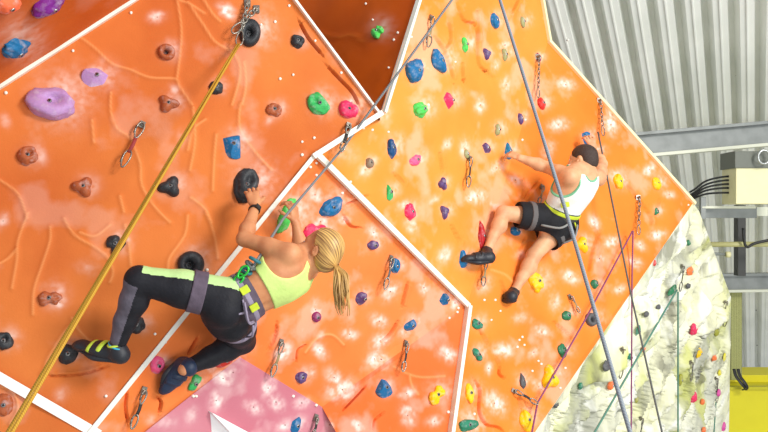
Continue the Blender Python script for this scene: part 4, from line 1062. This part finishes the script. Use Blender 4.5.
    Lg.cone(pel-axs*.01, pel+axs*.09, .157,.127, .05, side, .76); Lg.cone(pel+axs*.09, pel+axs*.14, .126,.124, .05, side, .76)
    for q in glute: Lg.cone(q[0], q[1], q[2]+.006, q[3]+.006, .03)
    for q in legs: Lg.cone(q[0], q[1], q[2]+.006, q[3]+.006, .025)
    Lg.plane(pel+axs*.118, -axs)
    for k_, a_ in ((KL,AL),(KR,AR)):
        n_ = (a_-k_).normalized(); c_ = k_.lerp(a_, .93)
        Lg.cone(c_+n_*.045, c_+n_*.10, .055,.055, 0, cut=True)
    lgo = child('leggings', Lg.mesh('leggings'), [m_leg, m_limes, m_greyleg], root)
    # side panels of the leggings by face: pale lime on top of the thigh, heather grey on the outer shin
    me = lgo.data; th = (KL-HL).normalized(); up_ = (D3(.25,1,-.28)-th*D3(.25,1,-.28).dot(th)).normalized(); sh = (AL-KL).normalized(); ou = D3(-.85,.1,-.55); ou = (ou-sh*ou.dot(sh)).normalized()
    mi = []
    shR = (AR-KR).normalized()
    for p_ in me.polygons:
        c = p_.center; m_ = 0
        t = (c-HL).dot(th)/(KL-HL).length; q = c-HL-th*(c-HL).dot(th)
        w_ = q.dot(up_)/max(q.length, 1e-4)
        if -.35 < t < .99 and q.length < .12 and w_ > .80 and q.dot(up_) > .03: m_ = 1
        t2 = (c-KL).dot(sh)/(AL-KL).length; q2 = c-KL-sh*(c-KL).dot(sh)
        if .02 < t2 < 1 and q2.length < .085 and q2.dot(ou)/max(q2.length,1e-4) > .28: m_ = 2
        mi.append(m_)
    me.polygons.foreach_set('material_index', mi)
    for k_, a_ in ((KL,AL),(KR,AR)):
        c = k_.lerp(a_,.985); ax_ = (a_-k_).normalized(); loop_strap(c, ax_, .038,.038, ax_.orthogonal(), .006, m_cuff, root, 'cuff', 1)
    shoe(P(126,362,3.99), P(73,344,4.07), D3(.15,.9,-.3), AL, root, m_shoe, m_slime, 1.08)
    shoe(P(182,358,4.27), P(162,394,4.25), D3(.85,.15,-.3), AR, root, m_navy, m_navy, 1.2)
    # watch
    c = EL.lerp(WL,.93); ax_ = (WL-EL).normalized(); wo = loop_strap(c, ax_, .029,.029, ax_.orthogonal(), .011, m_watch, root, 'watch', .3)
    fd = D3(.3,-.25,-.9); fd = (fd-ax_*fd.dot(ax_)).normalized(); fa = MB().box(c+fd*.031, ax_*.017, ax_.cross(fd)*.016, fd*.005).build('watch_face', m_watch, wo, False, bevel=.003); fa.matrix_parent_inverse = Matrix.Identity(4)
    # hair
    Hh = SDF(*bbox([hc], .2), .004)
    Hh.ell(hc-f*.016+u*.022, (f,u,r), (.103,.094,.085), .02); Hh.ell(hc-f*.05-u*.035, (f,u,r), (.062,.07,.074), .03)
    Hh.plane(hc+f*.016+u*.03, -(f-u*.35)); Hh.ell(hc+f*.045-u*.045, (f,u,r), (.050,.055,.12), .01, cut=True)
    for q in (-1,1): Hh.ell(hc-f*.004-u*.008+r*q*.09, (f,u,r), (.02,.032,.03), .008, cut=True)
    pb = hc-f*.105-u*.045
    ho = child('hair', Hh.mesh('hair'), m_hair, root); strand_attr(ho, pb, hc)
    mb = MB(); rnd = random.Random(3); sid = []
    end = [P(337,268,4.10), P(341,276,4.06), P(341,292,4.05), P(342,306,4.05), P(345,318,4.05)]
    for k in range(46):
        a = rnd.uniform(0,6.28); rr = rnd.uniform(.1,1)**.5; ph = rnd.uniform(0,6); e_ = rnd.uniform(.7,1.0)
        pts = []
        base = [pb+f*.03, pb]+end
        wid = [.010,.011,.016,.036,.046,.038,.020]
        bp = [Vector(q) for q in smoothline([tuple(q) for q in base])]; M = len(bp)
        for i in range(int(M*e_)):
            t = i/(M-1)*6; j = min(5, int(t)); wv = wid[j]*(1-(t-j))+wid[j+1]*(t-j)
            pts.append(bp[i]+RT*(math.cos(a)*rr*wv+math.sin(t*2.3+ph)*.004)+FW*(math.sin(a)*rr*wv*.8)+UP*0)
        n = len(pts); sid += [k+i*.02 for i in range(n)]; mb.tube(pts, [.0048*min(1, (n-i)/6+.2) for i in range(n)], 6)
    po = mb.build("ponytail", m_hair, root); po.data.attributes.new("strand","FLOAT_VECTOR","POINT").data.foreach_set("vector", np.repeat(np.array([[k*3.7,0,0] for k in sid],np.float32), 6, axis=0).ravel())
    loop_strap(pb, (end[0]-pb), .014,.014, RT, .005, m_watch, root, 'hair_tie', 1)
    # harness
    tb = [(pel-axs*.01, pel+axs*.09, .156,.126, side,.76)]
    band(pel+axs*.070, axs, [(q[0]-axs*.01, q[1]+axs*.05)+tuple(q[2:]) for q in tb], .048, .012, 'waist_belt', m_har, root)
    band(pel+axs*.070, axs, [(q[0]-axs*.01, q[1]+axs*.05)+tuple(q[2:]) for q in tb], .014, .014, 'belt_webbing', m_harl, root)
    for q_ in (.35,-.3):
        ctr = pel+axs*.072; dr = (side*(.9 if q_ > 0 else .35)+bk*(.5 if q_ > 0 else .95)).normalized(); rr = .150
        p_ = ctr+side*dr.dot(side)*.158+bk*dr.dot(bk)*.126; MB().box(p_, axs*.022, dr.cross(axs)*.020, dr*.005).build('belt_patch', m_hary, root, False, bevel=.004)
    for h_, k_ in ((HL,KL),(HR,KR)):
        ax_ = (k_-h_).normalized()
        band(h_.lerp(k_,.33 if h_ is HL else .30), ax_, [q for q in legs[:2]] if h_ is HL else [q for q in legs[5:7]], .034 if h_ is HL else .014, .016, 'leg_loop', m_har if h_ is HL else m_harl, root)
    for q in (1,-1):      # risers from belt to leg loops
        a = pel+axs*.03+side*q*.06+bk*.125; b = (HL if q > 0 else HR).lerp(KL if q > 0 else KR, .3)+bk*.095
        m1 = a.lerp(b,.5)+bk*.035
        MB().tube([Vector(z) for z in smoothline([tuple(a),tuple(m1),tuple(b)])], .006, 8).build('riser_strap', m_harl, root)
    for q, ln in ((.0,.13),(.02,.09)):       # gear loops
        a = pel+axs*.04+side*.12+bk*(.09+q); b = pel+axs*.04-side*.03+bk*(.128+q*.3); m1 = a.lerp(b,.5)+(bk-axs*.6)*.05
        MB().tube([Vector(z) for z in smoothline([tuple(a),tuple(m1),tuple(b)])], .005, 8).build('gear_loop', m_harl, root)
    # tie-in knot and green device in front of the hips
    kb = P(250,266,4.02); t1 = newmat('teal_cord', C(40,110,120), .6); t2 = newmat('green_anodised', C(50,190,70), .35, .4)
    for i in range(6):
        c = P(233+i*4.4, 287-i*5.4, 4.0); ax_ = D3(.5+.2*math.sin(i*2),.7,.3*math.cos(i)); loop_strap(c, ax_, .026,.020, D3(1,-1,0), .0085, t1 if i % 2 else m_kr, root, 'knot_loop', 1)
    for i, c in enumerate((P(243,272,3.96), P(238,280,3.97))):
        MB().tube(ring(c, D3(.7,-.6,-.2), D3(.6,.7,0), .018, .034), .006, 7, closed=True).build('belay_carabiner', t2, root)
    MB().tube([P(226,291,3.98), P(210,300,4.0), P(206,305,4.02)], .007, 8).build('tail_cord', t1, root)
    return root
woman()

# ------------------------------------------------------------ the man
def man():
    pel = P(558,217,6.12); nb = P(583,172,5.98); chest = pel.lerp(nb,.62)
    axs = (nb-pel).normalized(); side = D3(-.74,.08,-.60); side = (side-axs*side.dot(axs)).normalized(); bk = axs.cross(side).normalized()
    if bk.dot(FW) > 0: bk = -bk
    SL = P(570,177,5.88); SR = P(598,178,6.15); EL = P(546,167,6.08); WL = P(520,158,6.07); ER = P(602,164,6.42); WR = P(594,151,6.64)
    HL = pel+side*.09-axs*.02; HR = pel-side*.09-axs*.03
    KL = P(503,213,5.98); AL = P(487,251,5.86); KR = P(534,255,6.02); AR = P(514,292,5.93)
    hc = P(583,160,6.02); f, u, r = basis(D3(-.80,-.05,.55), D3(.10,1,-.05))
    root = empty('climber', pel); tag(root, 'man with short dark hair climbing in a white tank top, black shorts and a harness', 'person')
    lo, hi = bbox([pel,nb,SL,SR,EL,WL,ER,WR,HL,HR,KL,AL,KR,AR,hc], .18); S = SDF(lo, hi, .0065)
    torso = [(pel-axs*.01, pel+axs*.10, .145,.130, side,.76), (pel+axs*.09, chest, .130,.158, side,.74), (chest, nb-axs*.065, .162,.150, side,.66)]
    for q in torso: S.cone(*q[:4], .06, q[4], q[5])
    for q, sh in ((1,SL),(-1,SR)): S.cone(nb-axs*.04+side*q*.06, sh, .062,.058, .05)
    for q in (1,-1): S.cone(chest+axs*.08+side*q*.085+bk*.06, chest-axs*.02+side*q*.07+bk*.065, .042,.030, .035)
    S.cone(pel+axs*.12+bk*.125, chest+axs*.08+bk*.135, .012,.012, .03, cut=True)
    glute = [(pel-axs*.05+side*q*.07+bk*.04, pel-axs*.07+side*q*.072+bk*.03, .088,.088) for q in (1,-1)]
    for q in glute: S.cone(*q, .03)
    legs = []
    for h_, k_, a_ in ((HL,KL,AL),(HR,KR,AR)):
        cf = k_.lerp(a_,.3)+((h_-k_).normalized()+(a_-k_).normalized()).normalized()*.012
        legs += [(h_, h_.lerp(k_,.5), .086,.070), (h_.lerp(k_,.5), k_, .070,.052), (k_, cf, .050,.055), (cf, k_.lerp(a_,.62), .055,.037), (k_.lerp(a_,.62), a_, .037,.031)]
    for q in legs: S.cone(*q, .025)
    for s_, e_, w_ in ((SL,EL,WL),(SR,ER,WR)):
        for q in [(s_, s_.lerp(e_,.45), .060,.053), (s_.lerp(e_,.45), e_, .053,.040), (e_, e_.lerp(w_,.3), .041,.045), (e_.lerp(w_,.3), w_, .045,.027)]: S.cone(*q, .022)
    hand_sdf(S, WL, D3(-.62,.34,.50), D3(-.5,-.1,.7), 1.0, curl=.8, thumb=-1)
    hand_sdf(S, WR, D3(-.25,.9,.12), D3(-.2,.1,.9), 1.05, curl=.8, thumb=1)
    S.cone(nb-axs*.03, hc-u*.07-f*.015, .062,.056, .035)
    head_sdf(S, hc, f, u, r, 1.03)
    for a_, k_ in ((AL,KL),(AR,KR)): S.cone(a_, a_+(a_-k_).normalized()*.05, .034,.035,.01)
    child('body', S.mesh('body'), m_skin2, root); eyes(hc, f, u, r, root, 1.03)
    mt = cloth('white_tank_fabric', C(236,240,236), .05); mg = cloth('green_binding', C(120,190,150)); ms = cloth('black_shorts_fabric', C(36,36,40), .2)
    def tank(e):
        T = SDF(lo, hi, .0065 if e == 0 else .005)
        for q in torso: T.cone(q[0], q[1], q[2]+.011+e, q[3]+.011+e, .06, q[4], q[5])
        for q in (1,-1): T.cone(chest+axs*.08+side*q*.085+bk*.06, chest-axs*.02+side*q*.07+bk*.065, .050+e,.040+e, .035); T.cone(nb-axs*.04+side*q*.06, nb-axs*.045+side*q*.10, .070+e,.066+e, .03)
        T.plane(pel+axs*.05, axs); T.plane(nb+axs*.012, -axs)
        return T
    neck = (nb+axs*.04+bk*.05, (axs, side, bk), (.058,.072,.13))
    holes = [(nb-axs*.075+side*q*.205-bk*.01, (axs, side, bk), (.135,.105,.25)) for q in (1,-1)]
    T = tank(0); T.ell(*neck, .006, cut=True)
    for q in holes: T.ell(*q, .006, cut=True)
    tk_ = child('tank_top', T.mesh('tank_top'), mt, root)
    for c_, ax_, rd in holes[:1]+[neck]:
        T = tank(.003); T.inter_ell(c_, ax_, tuple(z+.012 for z in rd)); T.ell(c_, ax_, tuple(z-.001 for z in rd), .003, cut=True)
        if c_ is neck[0]:
            for q in holes: T.ell(*q, .006, cut=True)
        else: T.ell(*neck, .006, cut=True)
        b_ = child('binding', T.mesh('binding'), mg, tk_); b_.matrix_parent_inverse = Matrix.Identity(4)
    Lg = SDF(lo, hi, .0065)
    Lg.cone(pel-axs*.01, pel+axs*.08, .158,.146, .05, side, .76)
    for q in glute: Lg.cone(q[0], q[1], q[2]+.018, q[3]+.018, .03)
    for i in (0,5):
        q = legs[i]; Lg.cone(q[0], q[1]+(q[1]-q[0])*.18, q[2]+.022, q[3]+.030, .03)
    Lg.plane(pel+axs*.07, -axs)
    for i, e in ((0,.60),(5,.46)):
        h_, k_ = (HL,KL) if i == 0 else (HR,KR); n_ = (k_-h_).normalized(); c_ = h_.lerp(k_, e); Lg.cone(c_+n_*.125, c_+n_*.2, .128,.128, 0, cut=True)
    child('shorts', Lg.mesh('shorts'), ms, root)
    tb = [(pel-axs*.04, pel+axs*.13, .152,.142, side,.76)]
    band(pel+axs*.055, axs, tb, .034, .016, 'waist_belt', cloth('dark_webbing', C(70,70,66)), root)
    band(pel+axs*.066, axs, tb, .014, .022, 'belt_webbing', m_hary, root)
    mgr = cloth('grey_webbing', C(140,140,138))
    for i, h_, k_ in ((0,HL,KL),(5,HR,KR)):
        ax_ = (k_-h_).normalized(); band(h_.lerp(k_,.42), ax_, [(q[0],q[1],q[2]+.02,q[3]+.026) for q in legs[i:i+2]], .020, .010, 'leg_loop', cloth('dark_webbing2', C(104,100,100)), root)
    for q in (1,-1):
        h_, k_ = (HL,KL) if q > 0 else (HR,KR)
        a = pel+axs*.03+side*q*.05+bk*.15; b = h_.lerp(k_,.4)+bk*.12; m1 = a.lerp(b,.5)+bk*.05
        MB().tube([Vector(z) for z in smoothline([tuple(a),tuple(m1),tuple(b)])], .008, 8).build('riser_strap', mgr, root)
    a = pel+axs*.04-side*.14+bk*.03; b = pel+axs*.04-side*.02+bk*.14
    MB().tube([Vector(z) for z in smoothline([tuple(a),tuple(a.lerp(b,.5)+bk*.06-axs*.05),tuple(b)])], .006, 8).build('gear_loop', m_hary, root)
    MB().box(P(565,205,5.9), D3(1,.2,0)*.03, D3(-.2,1,0)*.018, FW*.012).build('belt_patch', m_hary, root, False, bevel=.005)
    shoe(P(493,262,5.76), P(461,259,5.68), D3(.1,.95,-.1), AL, root, m_shoe, m_shoe)
    shoe(P(513,302,5.82), P(505,297,5.95), D3(.1,.9,-.3), AR, root, m_shoe, m_shoe)
    Hh = SDF(*bbox([hc], .2), .0045)
    Hh.ell(hc-f*.012+u*.028, (f,u,r), (.100,.088,.081), .02); Hh.ell(hc-f*.045-u*.02, (f,u,r), (.064,.062,.078), .03)
    Hh.plane(hc+f*.062+u*.03, -(f-u*.35)); Hh.ell(hc+f*.050-u*.040, (f,u,r), (.056,.072,.12), .01, cut=True)
    for q in (-1,1): Hh.ell(hc-f*.004-u*.008+r*q*.095, (f,u,r), (.034,.046,.03), .008, cut=True)
    Hh.plane(hc-u*.055, u)
    child('hair', Hh.mesh('hair'), m_hair2, root)
    Bd = SDF(*bbox([hc], .2), .0045)
    Bd.ell(hc+f*.030-u*.038, (f,u,r), (.068,.080,.060), .02); Bd.ell(hc+f*.055-u*.082, (f,u,r), (.037,.030,.041), .03); Bd.ell(hc+f*.082-u*.098, (f,u,r), (.017,.015,.02), .02)
    Bd.plane(hc-u*.045, -(u+f*.35)); Bd.plane(hc+f*.012, f+u*.2)
    child('beard', Bd.mesh('beard'), m_hair2, root)
    return root
man()
